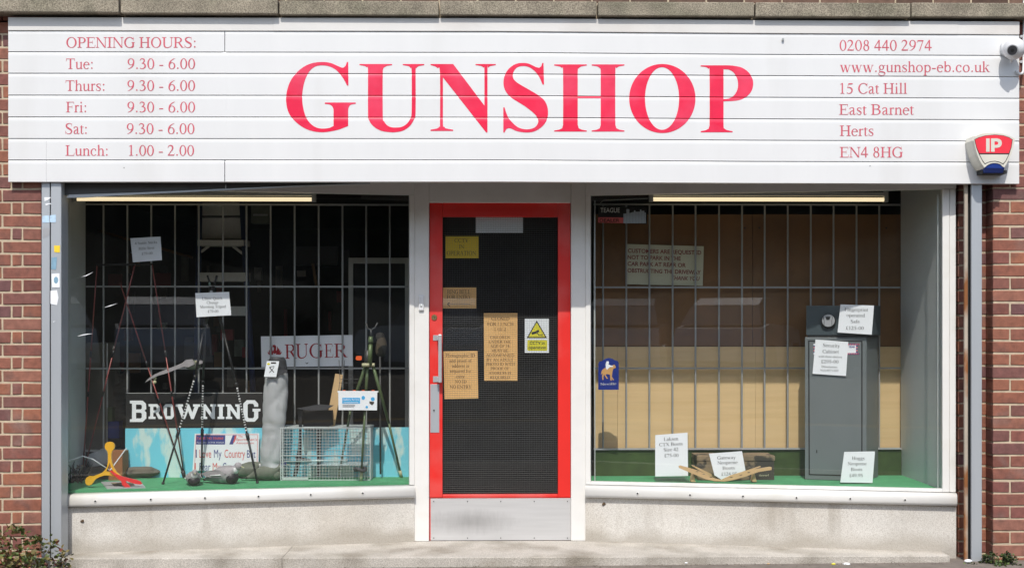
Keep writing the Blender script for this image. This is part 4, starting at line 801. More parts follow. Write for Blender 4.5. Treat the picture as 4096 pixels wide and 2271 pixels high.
m = MB(); pxpoly(m, [(2125,1330),(2154,1319),(2158,1327),(2129,1339)], YN-.0022, .0003); pxpoly(m, [(2146,1330),(2149,1330),(2157,1339),(2168,1339),(2168,1341),(2155,1341)], YN-.0024, .0003); pxpoly(m, rect(2168, 1336, 2170, 1344), YN-.0022, .0003); m.obj('camera_symbol', 'inkk', t)
m = MB(); pxpoly(m, [(2110,1362),(2113,1359),(2185,1359),(2189,1363),(2189,1399),(2185,1402),(2113,1402),(2109,1398)], YN-.0010, .0003); m.obj('yellow_panel', 'yell', t)
sans(t, [('CCTV in', 2119, 2178, 1377, 12.5, 0, .01), ('operation', 2114, 2184, 1395, 11.5, 0, .01)], YN, 'inkk', .0018)
t = card('blank_card', 'blank pale grey card hung behind the top of the door glass', 'card', rect(1903,868.5,2092,932), YN, 'paper')
# ================================================================== left window
YK = .765
bd = card('cloud_board', 'long turquoise board painted with white clouds along the back of the left window', 'painted board', [(501,1713),(1637,1708),(1637,1906),(501,1909)], YK, 'skyb', .01)
t = card('name_board', 'black board with large white slab letters above the cloud board', 'sign', [(503,1574),(1050,1569),(1050,1709),(503,1712)], YK+.012, 'blackm', .008)
MB().box(P(503,1573,YK+.01).x, P(1050,1573,YK+.01).x, YK+.010, YK+.016, P(503,1573.5,YK).z, P(503,1570.5,YK).z).obj('top_edge', 'bar', t)
def q_(x, y): return (500+x/3.4, 1540+y/3.4)
def slab(parts, m_='paper'):
    m = MB()
    for i, pt in enumerate(parts):
        o, h = (pt if isinstance(pt, tuple) and isinstance(pt[0], list) else (pt, []))
        pxpoly(m, [q_(*p) for p in o], YK+.0105-.00008*i, .0004, [[q_(*p) for p in hh] for hh in h])
    return m.obj('letter', m_, t)
slab([([(66,208),(240,208),(285,250),(290,320),(265,345),(290,370),(290,450),(240,498),(66,498),(66,462),(95,458),(95,250),(66,245)], [[(150,262),(215,262),(228,275),(228,315),(212,328),(150,328)], [(150,372),(212,372),(228,385),(228,435),(212,450),(150,450)]])])
slab([([(320,255),(440,255),(475,290),(475,345),(455,375),(480,420),(505,425),(505,458),(455,458),(415,375),(385,375),(385,425),(415,428),(415,458),(320,458),(320,425),(342,420),(342,290),(320,285)], [[(385,292),(420,292),(430,302),(430,330),(420,340),(385,340)]])])
slab([([(555,255),(635,255),(665,290),(665,425),(635,460),(555,460),(522,425),(522,290)], [[(570,295),(622,295),(622,418),(570,418)]])])
slab([[(690,258),(790,258),(790,290),(770,292),(800,370),(842,258),(872,258),(915,370),(945,292),(925,290),(925,258),(1022,258),(1022,290),(1000,292),(935,458),(900,458),(858,350),(815,458),(778,458),(715,292),(690,290)]])
def ser_n(x0): return [[(x0,258),(x0+65,258),(x0+150,380),(x0+150,290),(x0+128,287),(x0+128,258),(x0+208,258),(x0+208,287),(x0+190,290),(x0+190,458),(x0+152,458),(x0+62,335),(x0+62,425),(x0+85,428),(x0+85,458),(x0,458),(x0,428),(x0+20,425),(x0+20,290),(x0,287)]]
slab(ser_n(1033)); slab([[(1258,258),(1350,258),(1350,288),(1330,292),(1330,424),(1350,428),(1350,458),(1258,458),(1258,428),(1280,424),(1280,292),(1258,288)]]); slab(ser_n(1372))
slab([[(1655,202),(1765,202),(1812,250),(1812,292),(1755,292),(1755,270),(1740,250),(1682,250),(1668,265),(1668,430),(1682,447),(1740,447),(1755,430),(1755,360),(1735,355),(1735,318),(1842,318),(1842,352),(1812,358),(1812,445),(1765,494),(1655,494),(1608,445),(1608,250)]])
# poster
pp = [(779,1733),(1037,1732),(1033,1882),(770,1882)]
t = card('poster', 'white poster with red and blue printed slogan leaning on the cloud board', 'poster', pp, YK-.03, 'paper')
m = MB(); yk = YK-.031
for q in ([(784,1737),(1031,1736),(1031,1737.5),(784,1738.5)], [(784,1739),(785.5,1739),(778,1880),(776.5,1880)], [(1030,1739),(1031.5,1739),(1028,1880),(1026.5,1880)]): pxpoly(m, q, yk, .0003)
m.obj('red_border', 'pinkred', t)
m = MB(); pxpoly(m, [(784,1739.5),(901,1739.5),(900,1776),(784,1776)], yk, .0003); m.obj('blue_block', 'navy', t)
m = MB(); pxpoly(m, [(931,1739.5),(947,1739.5),(932,1776),(917,1776)], yk, .0003); m.obj('emblem', 'navy', t); m = MB(); pxpoly(m, [(939,1742),(946,1742),(943,1755),(938,1766),(931,1772),(936,1757)], yk-.0006, .0003); m.obj('emblem', 'pinkred', t)
sans(t, [('Tel: 01743 356868', 787, 893, 1756, 9, 0, .01)], YK-.03, 'pinkred', .002); sans(t, [('Facsimile  01743 356565', 788, 896, 1771, 5)], YK-.03, 'paper', .002)
sans(t, [('The', 952, 970, 1748, 8, 0, 0, .2), ("Sportsman's", 944, 1027, 1761, 9.5, 0, 0, .2), ('Association', 944, 1015, 1774, 8, 0, 0, .2)], YK-.03, 'pinkred', .0012)
sans(t, [('I', 783, 787, 1829, 32), ('My', 856, 886, 1829, 32), ('But', 988, 1022, 1829, 30)], YK-.03, 'navy', .0012); sans(t, [('Love', 798, 845, 1829, 32), ('Country', 898, 980, 1829, 32)], YK-.03, 'pinkred', .0012)
sans(t, [('Fear', 798, 842, 1880, 30), ('Government', 891, 1010, 1880, 30)], YK-.03, 'navy', .0012); sans(t, [('I', 779, 783, 1880, 30), ('My', 851, 882, 1880, 30), ('!', 1014, 1019, 1880, 30)], YK-.03, 'pinkred', .0012)
# four-legged shooting sticks
st = thing('rifle_rest', 'set of four thin dark red and black shooting sticks standing spread in the left window', 'shooting sticks', F(535, 1900))
fl, fr_ = F(329, 1905), F(738, 1895)
M['carbon'] = mat('dark_red_stick', (.22, .05, .045), .35, .2)
for top, foot, y in (((388, 1060), fl, .50), ((540, 1057), fl, .48), ((608, 1057), fr_, .52), ((480, 1130), fr_, .54)):
    tp = P(*top, y); fo = foot.copy(); fo.y = fo.y if fo is fl else fo.y; d = fo-tp
    MB().tube(tp, tp+d*.40, .0042, .0045, 8).tube(tp+d*.42, tp+d*.98, .0045, .005, 8).obj('leg', 'carbon', st); MB().tube(tp+d*.395, tp+d*.425, .0075, n=8).tube(tp+d*.585, tp+d*.61, .0065, n=8).tube(tp+d*.965, tp+d, .010, .012, 8).obj('joint', 'black', st)
MB().tube(P(388, 1060, .50), P(540, 1057, .48), .006).tube(P(480, 1060, .54), P(608, 1057, .52), .006).obj('cross_band', 'blackm', st)
card_pl = .44
t = card('price_card', 'dim white rifle rest price card high on the shooting sticks', 'price card', [(521,953),(642,946),(648,1040),(532,1049)], card_pl, 'paper')
r = R(4); serif(t, [('4 Stable Sticks', 540, 629, 979, 10, r), ('Rifle Rest', 555, 618, 1000, 10, r), ('£79-00', 567, 611, 1020, 10, r)], card_pl, 'ink')
# tripod with graduated legs
tr = thing('shooting_tripod', 'black shooting tripod with white graduated leg marks in the left window', 'tripod', F(840, 1920))
apx = P(849, 1165, .50)
M['tick'] = mat('white_mark', (.7, .7, .7), .5)
for kn, ft, z in (((782,1500), (651,1936), 0), ((812,1520), (806,1896), 1), ((944,1530), (1030,1932), 2)):
    ft_ = F(*ft); top = P(*{0:(812,1330),1:(822,1300),2:(895,1330)}[z], .50); kn_ = P(*kn, .5+(ft_.y-.5)*.45)
    m = MB().tube(apx, top, .012, .010).tube(top, kn_, .0078, .0078); k2 = kn_+(ft_-kn_)*.50; m.tube(kn_, k2, .0056, .0056).tube(kn_+(ft_-kn_)*.0, kn_+(ft_-kn_)*.03, .011).tube(k2, k2+(ft_-kn_)*.07, .011, .010).tube(k2, ft_+(kn_-ft_)*.02, .0068, .006).tube(ft_+(kn_-ft_)*.02, ft_, .010, .009)
    lg = m.obj('leg', 'black', tr); m = MB()
    for i in range(17): a = kn_+(ft_-kn_)*(.05+.026*i); m.tube(a, a+(ft_-kn_)*(.009 if i % 4 else .016), .0062, n=8)
    m.obj('scale_marks', 'tick', lg)
MB().tube(apx+Vector((0,0,-.06)), apx+Vector((0,0,.03)), .018).path([apx+Vector((-.03,0,.10)), apx+Vector((-.012,0,.04)), apx+Vector((.012,0,.04)), apx+Vector((.03,0,.10))], .007).obj('yoke', 'black', tr)
MB().ball(P(845, 1168, .47), .010).obj('knob', 'alul', tr); MB().box(P(835,1140,.49).x, P(842,1140,.49).x, .485, .495, P(0,1140,.49).z, P(0,1128,.49).z).obj('green_tab', 'pigh', tr)
t = card('price_card', 'white shooting tripod price card hanging on the black tripod', 'price card', [(781,1172),(916,1167),(925,1260),(786,1268)], .44, 'paper')
serif(t, [('Ultrec Quick', 808, 890, 1199, 10.5, R(1)), ('Change', 827, 874, 1215, 10.5, R(1)), ('Shooting Tripod', 800, 903, 1232, 10.5, R(1)), ('£79-00', 831, 874, 1250, 10.5, R(1))], .44, 'inkl')
# yellow and red throwing arm
def z3(x, y): return (200+x/2.04, 1350+y/2.04)
yt = thing('clay_thrower', 'yellow Y-shaped plastic thrower with a red forked end leaning in the left corner', 'clay thrower', F(370, 1950))
yp = [(446,885),(450,865),(465,852),(487,848),(508,853),(523,868),(527,888),(520,908),(505,924),(500,950),(500,985),(505,1020),(520,1060),(545,1100),(592,1140),(575,1165),(535,1138),(490,1122),(445,1122),(400,1136),(368,1155),(352,1180),(338,1197),(318,1204),(300,1200),(288,1185),(287,1160),(298,1140),(318,1128),(345,1130),(380,1118),(425,1100),(450,1075),(465,1050),(472,1010),(472,950),(467,925),(452,908)]
yh = [[(487,1018),(478,1045),(466,1072),(458,1086),(476,1095),(505,1104),(535,1112),(512,1082),(497,1052)]]
YT = .26
m = MB(); pxpoly(m, [z3(*p) for p in yp], YT, .014, [[z3(*p) for p in h] for h in yh]); m.obj('yellow_frame', 'yplas', yt)
rp = [(482,1080),(510,1090),(545,1115),(590,1132),(640,1145),(700,1158),(735,1170),(750,1190),(735,1197),(690,1190),(655,1178),(615,1165),(622,1185),(640,1200),(655,1218),(640,1226),(612,1218),(590,1200),(580,1170),(545,1140),(510,1110)]
m = MB(); pxpoly(m, [z3(*p) for p in rp], YT-.016, .012); m.obj('red_fork', 'rplas', yt)
# driftwood, branch, magazine
def blob(c, rx, ry, rz, seed, amp=.25, n=18, k=12, rot=None, f=14):
    m = MB().ball(c, rx, ry, rz, n, k, rot)
    for v in m.v:
        d = noise.noise(v*f+Vector((seed, 0, 0)))*amp; v += (v-Vector(c))*d
    return m
o = blob(F(545, 1912)+Vector((0, .03, .03)), .16, .05, .035, 3, .4, rot=Matrix.Rotation(R(-3), 3, 'Y')).obj('driftwood_log', 'dwood'); tag(o, 'short dark driftwood log lying before the cloud board', 'log')
o = blob(F(400, 1915)+Vector((0, .03, .035)), .14, .06, .05, 9, .5).obj('driftwood_log', 'dwood'); tag(o, 'knotty driftwood log behind the yellow thrower', 'log')
o = blob(F(415, 1893)+Vector((0, .06, .09)), .13, .05, .09, 5, .5).obj('cloth_bundle', 'bag'); tag(o, 'crumpled grey cloth heap in the left corner behind the yellow thrower', 'cloth')
p = P(450, 1905, .70); o = MB().box(p.x, P(505,0,.70).x, .62, .75, ZF, P(0,1802,.70).z).obj('cardboard_box', mat('brown_card', (.33, .13, .05), .8)); tag(o, 'brown cardboard box at the left end of the cloud board', 'box')
bt = thing('dry_branch', 'dark tangle of dry twigs in the left corner of the left window', 'branch', F(300, 1925)); m = MB(); rs = random.Random(4)
for i in range(46):
    a = F(300+rs.uniform(-35, 30), 1930+rs.uniform(-14, 2)); b = a+Vector((rs.uniform(-.07, .07), rs.uniform(-.04, .06), rs.uniform(.02, .13))); m.path([a, (a+b)/2+Vector((rs.uniform(-.02, .02), 0, .01)), b], [.004, .003, .001], 5)
stuff(m.obj('twigs', 'blackm', bt))
for i in range(26):
    c = F(300+rs.uniform(-35, 30), 1925)+Vector((0, 0, rs.uniform(.0, .1))); u = Vector((rs.uniform(-1, 1), rs.uniform(-1, 1), rs.uniform(-1, 1))).normalized()*.02; v = u.orthogonal().normalized()*.007
    MB().add([c-u, c+v, c+u, c-v], [(0, 1, 2, 3)]).obj('dry_leaf', 'dwood', bt)
o = MB().path([P(255,1850,.3), P(330,1823,.35), P(370,1835,.4), P(440,1880,.45), P(505,1792,.6)], .004).obj('white_cord', 'paper'); tag(o, 'thin pale cord looped across the left corner behind the thrower', 'cord')
m = MB(); pz = .006; q = [F(404,1929)+Vector((0,0,pz)), F(560,1926)+Vector((0,0,pz)), F(582,1951)+Vector((0,0,pz)), F(428,1955)+Vector((0,0,pz))]
mg = thing('magazine', 'thin magazine lying on the green floor under the red fork', 'magazine', q[0]); m.poly(q, (0, 0, 1), .006); m.obj('cover', 'bag', mg); c = (q[0]+q[2])/2; m = MB(); m.poly([c+(p_-c)*.55+Vector((0, 0, .001)) for p_ in q], (0,0,1), .0005); m.obj('printed_panel', 'camo', mg)
# pigeon decoys
def pigeon(lab, px, py, L, yaw, bodym='pig', wing=True, headm='pig', hunch=0, tilt=0):
    base = F(px, py); t = thing('pigeon_decoy', lab, 'pigeon decoy', base, 'wood pigeon decoys on the green display floor'); Rz = Matrix.Rotation(yaw, 3, 'Z') @ Matrix.Rotation(tilt, 3, 'Y')
    def T(v): return base+Rz @ Vector(v)
    prof = [(-.50, .02, .03, .06), (-.42, .07, .05, .09), (-.30, .12, .10, .14), (-.12, .19, .17, .19), (.06, .21, .21, .21), (.20, .20, .21, .22), (.30, .155, .17, .25), (.36, .11, .12, .31), (.40, .075, .08, .37)]
    rings = []
    for x, ry, rz, zc in prof:
        rings.append([T((x*L, ry*L*math.cos(R(a)), max(.004, zc*L+rz*L*math.sin(R(a))))) for a in range(0, 360, 24)])
    m = MB().loft(rings, True); bo = m.obj('body', bodym, t)
    hd_ = T((.44*L, 0, .42*L)); MB().ball(hd_, .095*L, .08*L, .085*L, 14, 10, Rz).obj('head', headm, t)
    MB().tube(T((.51*L, 0, .415*L)), T((.60*L, 0, .385*L)), .022*L, .008*L, 8).obj('beak', 'khaki', t)
    MB().ball(T((.375*L, 0, .335*L)), .062*L, .098*L, .10*L, 12, 8, Rz).obj('neck_band', 'tick', t)
    MB().ball(T((.27*L, 0, .15*L)), .15*L, .18*L, .15*L, 14, 9, Rz).obj('breast', 'black' if bodym == 'pig' else bodym, t)
    MB().add([T((-.44*L, -.05*L, .07*L)), T((-.62*L, -.07*L, .045*L)), T((-.62*L, .07*L, .045*L)), T((-.44*L, .05*L, .07*L)), T((-.44*L, -.05*L, .10*L)), T((-.62*L, -.07*L, .06*L)), T((-.62*L, .07*L, .06*L)), T((-.44*L, .05*L, .10*L))], [(0,1,2,3), (7,6,5,4), (0,4,5,1), (1,5,6,2), (2,6,7,3), (3,7,4,0)]).obj('tail', 'black', t)
    if wing:
        for s in (-1, 1):
            pr = [(-.46, .0), (-.30, .06), (-.05, .10), (.12, .09), (.24, .03), (.14, -.04), (-.10, -.06), (-.34, -.05)]
            rr = [[T((x*L, s*(.10+.105*math.cos(x*2.6))*L*(1.02 if k else .98)+s*.012*L*k, (.22+z*1.1)*L)) for x, z in pr] for k in (0, 1)]
            MB().loft(rr, True, False).obj('wing', bodym, t)
            a = T((-.16*L, s*.222*L, .195*L)); b = T((.12*L, s*.226*L, .225*L)); MB().tube(a, b, .018*L, .016*L, 6).obj('wing_bar', 'tick', t)
    return t
pigeon('grey pigeon decoy facing the street with drooping wings, leftmost on the floor', 772, 1938, .21, R(-70), hunch=1)
pigeon('large pale grey pigeon decoy with a white wing bar beside the tripod foot', 888, 1932, .27, R(-22))
pigeon('dark olive pigeon decoy with a green head, behind the pale grey one', 985, 1908, .25, R(-8), 'pigg', False, 'pigh')
pigeon('dark grey pigeon decoy with a slate blue head next to the wire cage', 1062, 1920, .25, R(4), 'pigg', False, 'navy')
# hanging flying decoy
fd = thing('flying_decoy', 'grey flapping bird decoy with a long pointed wing hanging behind the tripod', 'bird decoy', P(700, 1500, .66))
m = MB(); pxpoly(m, [z3(*p) for p in [(775,365),(800,335),(850,300),(930,265),(1010,235),(1080,205),(1110,180),(1160,175),(1180,215),(1130,240),(1085,238),(1020,262),(950,290),(880,310),(820,340)]], .62, .012); m.obj('wing', 'pig', fd)
MB().ball(P(*z3(1165, 222), .66), .055, .035, .032, 14, 9).obj('body', 'pigg', fd); MB().ball(P(*z3(1190, 197), .62), .006).obj('eye', 'khaki', fd)
m = MB(); pxpoly(m, [z3(*p) for p in [(1190,180),(1260,190),(1262,205),(1200,220)]], .62, .01); m.obj('wing', 'pig', fd)
MB().ball(P(*z3(855, 325), .64), .012, .01, .02).ball(P(*z3(852, 362), .64), .014, .01, .012).obj('weight', 'khaki', fd)
# stool bag
bg_ = thing('stool_bag', 'tall grey nylon stool bag with charcoal top and a hang tag', 'bag', P(1095, 1875, .60))
rings = []
for i, (y, xl, xr) in enumerate([(1428, 1085, 1135), (1440, 1075, 1143), (1480, 1066, 1148), (1490, 1062, 1152), (1540, 1056, 1154), (1600, 1052, 1152), (1660, 1050, 1146), (1720, 1046, 1142), (1780, 1042, 1138), (1840, 1040, 1132), (1872, 1044, 1126), (1895, 1050, 1120)]):
    a, b = P(xl, y, .62), P(xr, y, .62); c = (a+b)/2; rx = (b.x-a.x)/2; rg = []
    for j in range(36):
        q = 2*math.pi*j/36; v = c+Vector((rx*math.cos(q), .055*math.sin(q), 0)); rg.append(v)
    rings.append(rg)
full = []
for a, b in zip(rings[2:], rings[3:]):
    for k in range(5): full.append([p.lerp(q, k/5) for p, q in zip(a, b)])
full.append(rings[-1])
for rg in full:
    c = sum(rg, Vector())/len(rg)
    for v in rg:
        wv = noise.noise(Vector((v.x*9, v.y*6, v.z*5)))*.10-max(0, .22-abs(noise.noise(Vector((v.x*9+v.z*6, 3, v.z*9-v.x*10)))))*.55; d_ = (v-c)*wv; v += Vector((d_.x*.45, d_.y*1.9, 0))
m = MB().loft(full, True); m.obj('bag_body', 'bag', bg_); m = MB().loft([[v+(v-sum(r_, Vector())/36)*.03 for v in r_] for r_ in rings[:3]]+[[v+(v-sum(rings[3], Vector())/36)*.03 for v in rings[3]]], True); m.obj('bag_top', 'dbag', bg_)
m = MB(); pxpoly(m, [(1090,1478),(1150,1478),(1148,1488),(1118,1500),(1110,1508),(1060,1508)], .553, .004); m.obj('flap', 'dbag', bg_)
tg = [(1067,1443),(1117,1444),(1105,1507),(1056,1506)]; m = MB(); pxpoly(m, tg, .540, .001); tgo = m.obj('hang_tag', 'paper', bg_)
m = MB(); pxpoly(m, rect(1084, 1448, 1104, 1454), .5388, .0003); pxpoly(m, [(1078,1466),(1096,1463),(1098,1465),(1080,1468),(1097,1488),(1095,1490),(1077,1470)], .5386, .0003); pxpoly(m, [(1096,1468),(1098,1468),(1079,1490),(1076,1490)], .5384, .0003); m.obj('printed_drawing', 'ink', tgo); m = MB(); pxpoly(m, ell(1074, 1455, 6, 4, 12), .5388, .0003); m.obj('price_dot', 'yell', tgo)
# white sign with dark red lettering
YR = YB+.03
t = card('maker_sign', 'white board with dark red lettering and eagle emblem behind the grille', 'sign', [(1043.5,1345),(1410,1339),(1411,1463),(1046,1468)], YR, 'paper', .006)
def y3(x, y): return (1000+x/4.08, 1300+y/4.08)
serif(t, [('R', 1140, 1186, 1434, 57, R(1)), ('U', 1184, 1232, 1432, 57, R(1)), ('G', 1237, 1292, 1431, 57, R(1)), ('E', 1299, 1333, 1430, 55, R(1)), ('R', 1337, 1388, 1429, 55, R(1))], YR, 'rugred')
m = MB()
for s in (-1, 1):
    for k in range(4): a0 = 20+k*10; pts = [(402+s*(38+k*24), 340+k*30), (402+s*(60+k*18), 380+k*22), (402+s*(52+k*14), 440+k*14), (402+s*(20), 478), (402+s*(30+k*12), 430+k*10), (402+s*(40+k*16), 380+k*24)]; pxpoly(m, [y3(*p) for p in pts], YR-.0012-.0002*k, .0002)
pxpoly(m, [y3(*p) for p in [(365,330),(390,318),(415,325),(428,350),(425,400),(440,440),(402,470),(370,440),(385,400),(395,370),(372,352)]], YR-.0024, .0002); m.obj('emblem', 'rugred', t)
m = MB(); pxpoly(m, [y3(*p) for p in [(890,600),(925,618),(962,600),(930,635)]], YR-.0012, .0003); m.obj('small_mark', 'inkk', t)
# wire cage trap
cg = thing('cage_trap', 'galvanised wire mesh cage trap on the green floor', 'cage trap', F(1300, 1925))
a, b = F(1122, 1922), F(1482, 1919); x0, x1 = a.x, b.x; y0, y1 = (a.y+b.y)/2, (a.y+b.y)/2+.21; z0, z1 = ZF+.004, P(0, 1712, y0).z
def mesh_face(ax, nm, py=.019, pz=.019):
    m = MB(); r_ = .0013
    if ax == 'y0' or ax == 'y1':
        y = y0 if ax == 'y0' else y1; x = x0
        while x <= x1+.001: m.box(x-r_, x+r_, y-r_, y+r_, z0, z1); x += py
        z = z0
        while z <= z1: m.box(x0, x1, y-r_*2.2, y-r_*.2, z-r_, z+r_); z += pz
    elif ax in ('z0', 'z1'):
        z = z0 if ax == 'z0' else z1; x = x0
        while x <= x1+.001: m.box(x-r_, x+r_, y0, y1, z-r_, z+r_); x += py
        y = y0
        while y <= y1: m.box(x0, x1, y-r_, y+r_, z+r_*.2, z+r_*2.2); y += pz*1.5
    else:
        x = x0 if ax == 'x0' else x1; y = y0
        while y <= y1: m.box(x-r_, x+r_, y-r_, y+r_, z0, z1); y += pz
        z = z0
        while z <= z1: m.box(x+r_*.2, x+r_*2.2, y0, y1, z-r_, z+r_); z += pz
    return stuff(m.obj(nm, 'galv', cg))
for q in ('y0', 'y1', 'z1', 'x0', 'x1'): mesh_face(q, 'mesh_panel')
m = MB()
for y in (y0-.004, y1):
    for z in (z0, z1, z0+(z1-z0)*.47): m.box(x0, x1, y-.002, y+.002, z-.003, z+.003)
    for x in (x0, x1, x0+(x1-x0)*.02): m.box(x-.003, x+.003, y-.003, y+.003, z0, z1)
m.obj('frame', 'galv', cg)
pl = (x1-x0); m = MB().add([(x0+.28*pl, y0+.03, z0+.085), (x1-.03, y0+.03, z0+.085), (x1-.03, y1-.03, z0+.095), (x0+.28*pl, y1-.03, z0+.095)], [(0,1,2,3)]); m.obj('trip_plate', 'galv', cg)
MB().box(x0+.01, x0+.31*pl, y0-.012, y0-.004, z0, z0+.016).obj('name_strip', 'galv', cg); MB().tube((x0+.02, y0-.01, z0+.12), (x0+.75*pl, y0-.01, z0+.125), .0035).obj('rod', 'galv', cg)
# folding stool frame
fs = thing('folding_stool', 'black folding stool with a drooping seat standing behind the wire cage', 'stool', P(1250, 1900, .66))
m = MB(); s1, s2, s3, s4 = P(1180,1632,.56), P(1305,1618,.56), P(1330,1626,.70), P(1215,1640,.70); m.poly([P(1185,1634,.58), P(1270,1618,.58), P(1332,1622,.58), P(1305,1638,.58), P(1240,1640,.58)], VW, .05); m.obj('seat', 'dbag', fs)
m = MB(); pxpoly(m, [(1205,1640),(1330,1640),(1330,1700),(1284,1716),(1280,1900),(1268,1902),(1264,1720),(1215,1720)], .66, .03); m.obj('side_pocket', 'blackm', fs)
m = MB(); pxpoly(m, [(1190,1630),(1212,1630),(1205,1720),(1206,1830),(1186,1904),(1172,1904),(1190,1800),(1196,1720)], .62, .02); m.obj('leg', 'black', fs); m = MB(); pxpoly(m, [(1180,1820),(1245,1840),(1245,1850),(1180,1832)], .60, .02); m.obj('brace', 'black', fs)
# pale wooden offcut
m = MB(); pxpoly(m, [(1341,1494),(1371,1499),(1338,1706),(1302,1706)], .70, .02); o = m.obj('wooden_offcut', 'wood'); tag(o, 'tapered pale wooden offcut standing behind the cage and stool', 'wooden board')
# hanging accessory card
t = card('product_card', 'white and blue product card with orange dots hanging at the right of the left window', 'product card', [(1350,1562),(1514,1563),(1514,1567),(1509,1569),(1508,1640),(1354,1639),(1353,1569),(1350,1568)], .50, 'paper')
m = MB(); pxpoly(m, rect(1369, 1590, 1440, 1613), .4985, .0003); pxpoly(m, ell(1453, 1590, 7, 8, 14), .4985, .0003); pxpoly(m, ell(1491, 1595, 8, 8, 14), .4985, .0003); pxpoly(m, ell(1467, 1627, 5, 5, 12), .4985, .0003); m.obj('blue_print', 'lblue', t)
sans(t, [('Gallery Arrow', 1372, 1437, 1601, 8)], .4980, 'paper', .001); m = MB(); pxpoly(m, rect(1374, 1608, 1433, 1610), .4975, .0003); m.obj('white_rule', 'paper', t)
m = MB(); pxpoly(m, rect(1370, 1618, 1420, 1619), .4985, .0003); pxpoly(m, rect(1370, 1622, 1420, 1623), .4985, .0003); pxpoly(m, rect(1370, 1626, 1416, 1627), .4985, .0003); pxpoly(m, [(1478,1604),(1496,1606),(1496,1612),(1488,1620),(1478,1612)], .4985, .0003); m.obj('small_print', 'ink', t)
m = MB()
for x in (1376, 1417, 1453, 1492): pxpoly(m, ell(x, 1563, 7, 4, 14, 180, 360), .503, .006)
m.obj('orange_dot', 'orange', t)
MB().path([P(1356,1440,.6), P(1360,1520,.55), P(1354,1565,.51)], .0018).path([P(1378,1440,.6), P(1375,1500,.55), P(1366,1565,.51)], .0018).tube(P(1362,1516,.56), P(1450,1516,.56), .0016).tube(P(1356,1530,.56), P(1450,1530,.56), .0016).obj('wire_hanger', 'dsteel', t)
# green telescope tripod
gt = thing('spotting_tripod', 'olive green tripod with khaki collar at the right of the left window', 'tripod', F(1450, 1920))
ap = P(1471, 1455, .50)
for ft, kn, topx in (((1444,1923), (1462,1600), 1470), ((1354,1905), (1402,1640), 1462), ((1606,1896), (1555,1690), 1492)):
    f_ = F(*ft); k_ = P(kn[0], kn[1], .50+(f_.y-.50)*.5); tp = P(topx, 1462, .50)
    MB().tube(tp, k_, .0105, .0095, 10).tube(k_, f_+(k_-f_)*.12, .0078, .0072, 10).obj('leg', 'ogreen', gt); MB().tube(f_+(k_-f_)*.13, f_, .010, .0105, 10).obj('foot', 'khaki', gt)
MB().tube(P(1478,1460,.48), P(1482,1372,.48), .016, .014, 12).tube(P(1482,1372,.48), P(1483,1345,.48), .019, .012, 12).obj('column', 'ogreen', gt)
MB().path([P(1463,1290,.48), P(1470,1312,.48), P(1484,1320,.48), P(1500,1310,.48), P(1510,1290,.48)], .005).tube(P(1484,1345,.48), P(1484,1318,.48), .006).obj('yoke', 'dsteel', gt)
MB().tube(P(1448,1459,.47), P(1478,1459,.47), .0115, n=10).tube(P(1482,1459,.49), P(1499,1459,.49), .0115, n=10).obj('collar', 'khaki', gt)
MB().tube(P(1470,1455,.49), P(1472,1400,.49), .022, .020, 10).obj('hub', 'dsteel', gt); f_ = F(1444,1923)
m = MB(); c = f_+Vector((-.005, 0, .075)); m.path([c+Vector((.035*math.cos(q), .03*math.sin(q), .008*math.sin(q*2))) for q in [i*.55 for i in range(12)]], .011, 8); m.obj('strap', 'dbag', gt)
m = MB(); pxpoly(m, [(1424,1425),(1428,1423),(1444,1423),(1447,1426),(1447,1437),(1443,1440),(1427,1440),(1423,1436)], .60, .008); o = m.obj('orange_tag', 'orange'); tag(o, 'small orange plastic tag hanging left of the green tripod', 'tag')
MB().ball(P(1435, 1432, .596), .004).obj('hole', 'inkk', o) if False else None
# ------------------------------------------------------------------ shop interior behind the left grille
def ibox(x0, y0, x1, y1, Y, d, m_, nm, par): a, b = P(x0, y1, Y), P(x1, y0, Y); return MB().box(a.x, b.x, Y, Y+d, a.z, b.z).obj(nm, m_, par)
rk = thing('step_ladder', 'tall stepladder with blue side rails and pale treads standing inside the shop behind the grille', 'stepladder', P(880, 1900, 1.5))
m = MB().tube(P(800,760,1.5), P(778,1900,1.5), .022, .024, 6).tube(P(965,760,1.5), P(1032,1900,1.5), .022, .024, 6); m.obj('side_rail', 'cblue', rk)
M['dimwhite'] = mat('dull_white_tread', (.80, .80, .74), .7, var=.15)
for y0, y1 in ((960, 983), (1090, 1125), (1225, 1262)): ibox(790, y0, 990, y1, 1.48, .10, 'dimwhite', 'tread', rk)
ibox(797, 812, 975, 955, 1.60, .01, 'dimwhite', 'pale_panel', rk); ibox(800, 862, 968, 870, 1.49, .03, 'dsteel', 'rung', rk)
MB().tube(P(835, 985, 1.5), P(800, 1010, 1.5), .010).tube(P(932, 985, 1.5), P(985, 1025, 1.5), .010).obj('brace', 'dimwhite', rk)
wf = thing('inner_door', 'white framed glass door inside the shop beside the red door', 'inner door', P(1516, 1900, 1.3)); 
for q in ((1394,1031,1412,1890), (1620,1031,1640,1890)): ibox(*q, 1.3, .05, 'iwhite', 'stile', wf)
ibox(1412.5,1031,1619.5,1053,1.3,.05,'iwhite','top_rail',wf); ibox(1413,1054,1619,1890,1.32,.01,'blackm','dark_pane',wf)
t = thing('wall_heater', 'grey-green box fixed high on the inside wall behind the grille', 'wall unit', P(1040, 890, 1.6)); ibox(1004,822,1074,893,1.6,.1,'pigg','casing',t); ibox(1012,856,1070,863,1.595,.004,'bar','louvre',t)
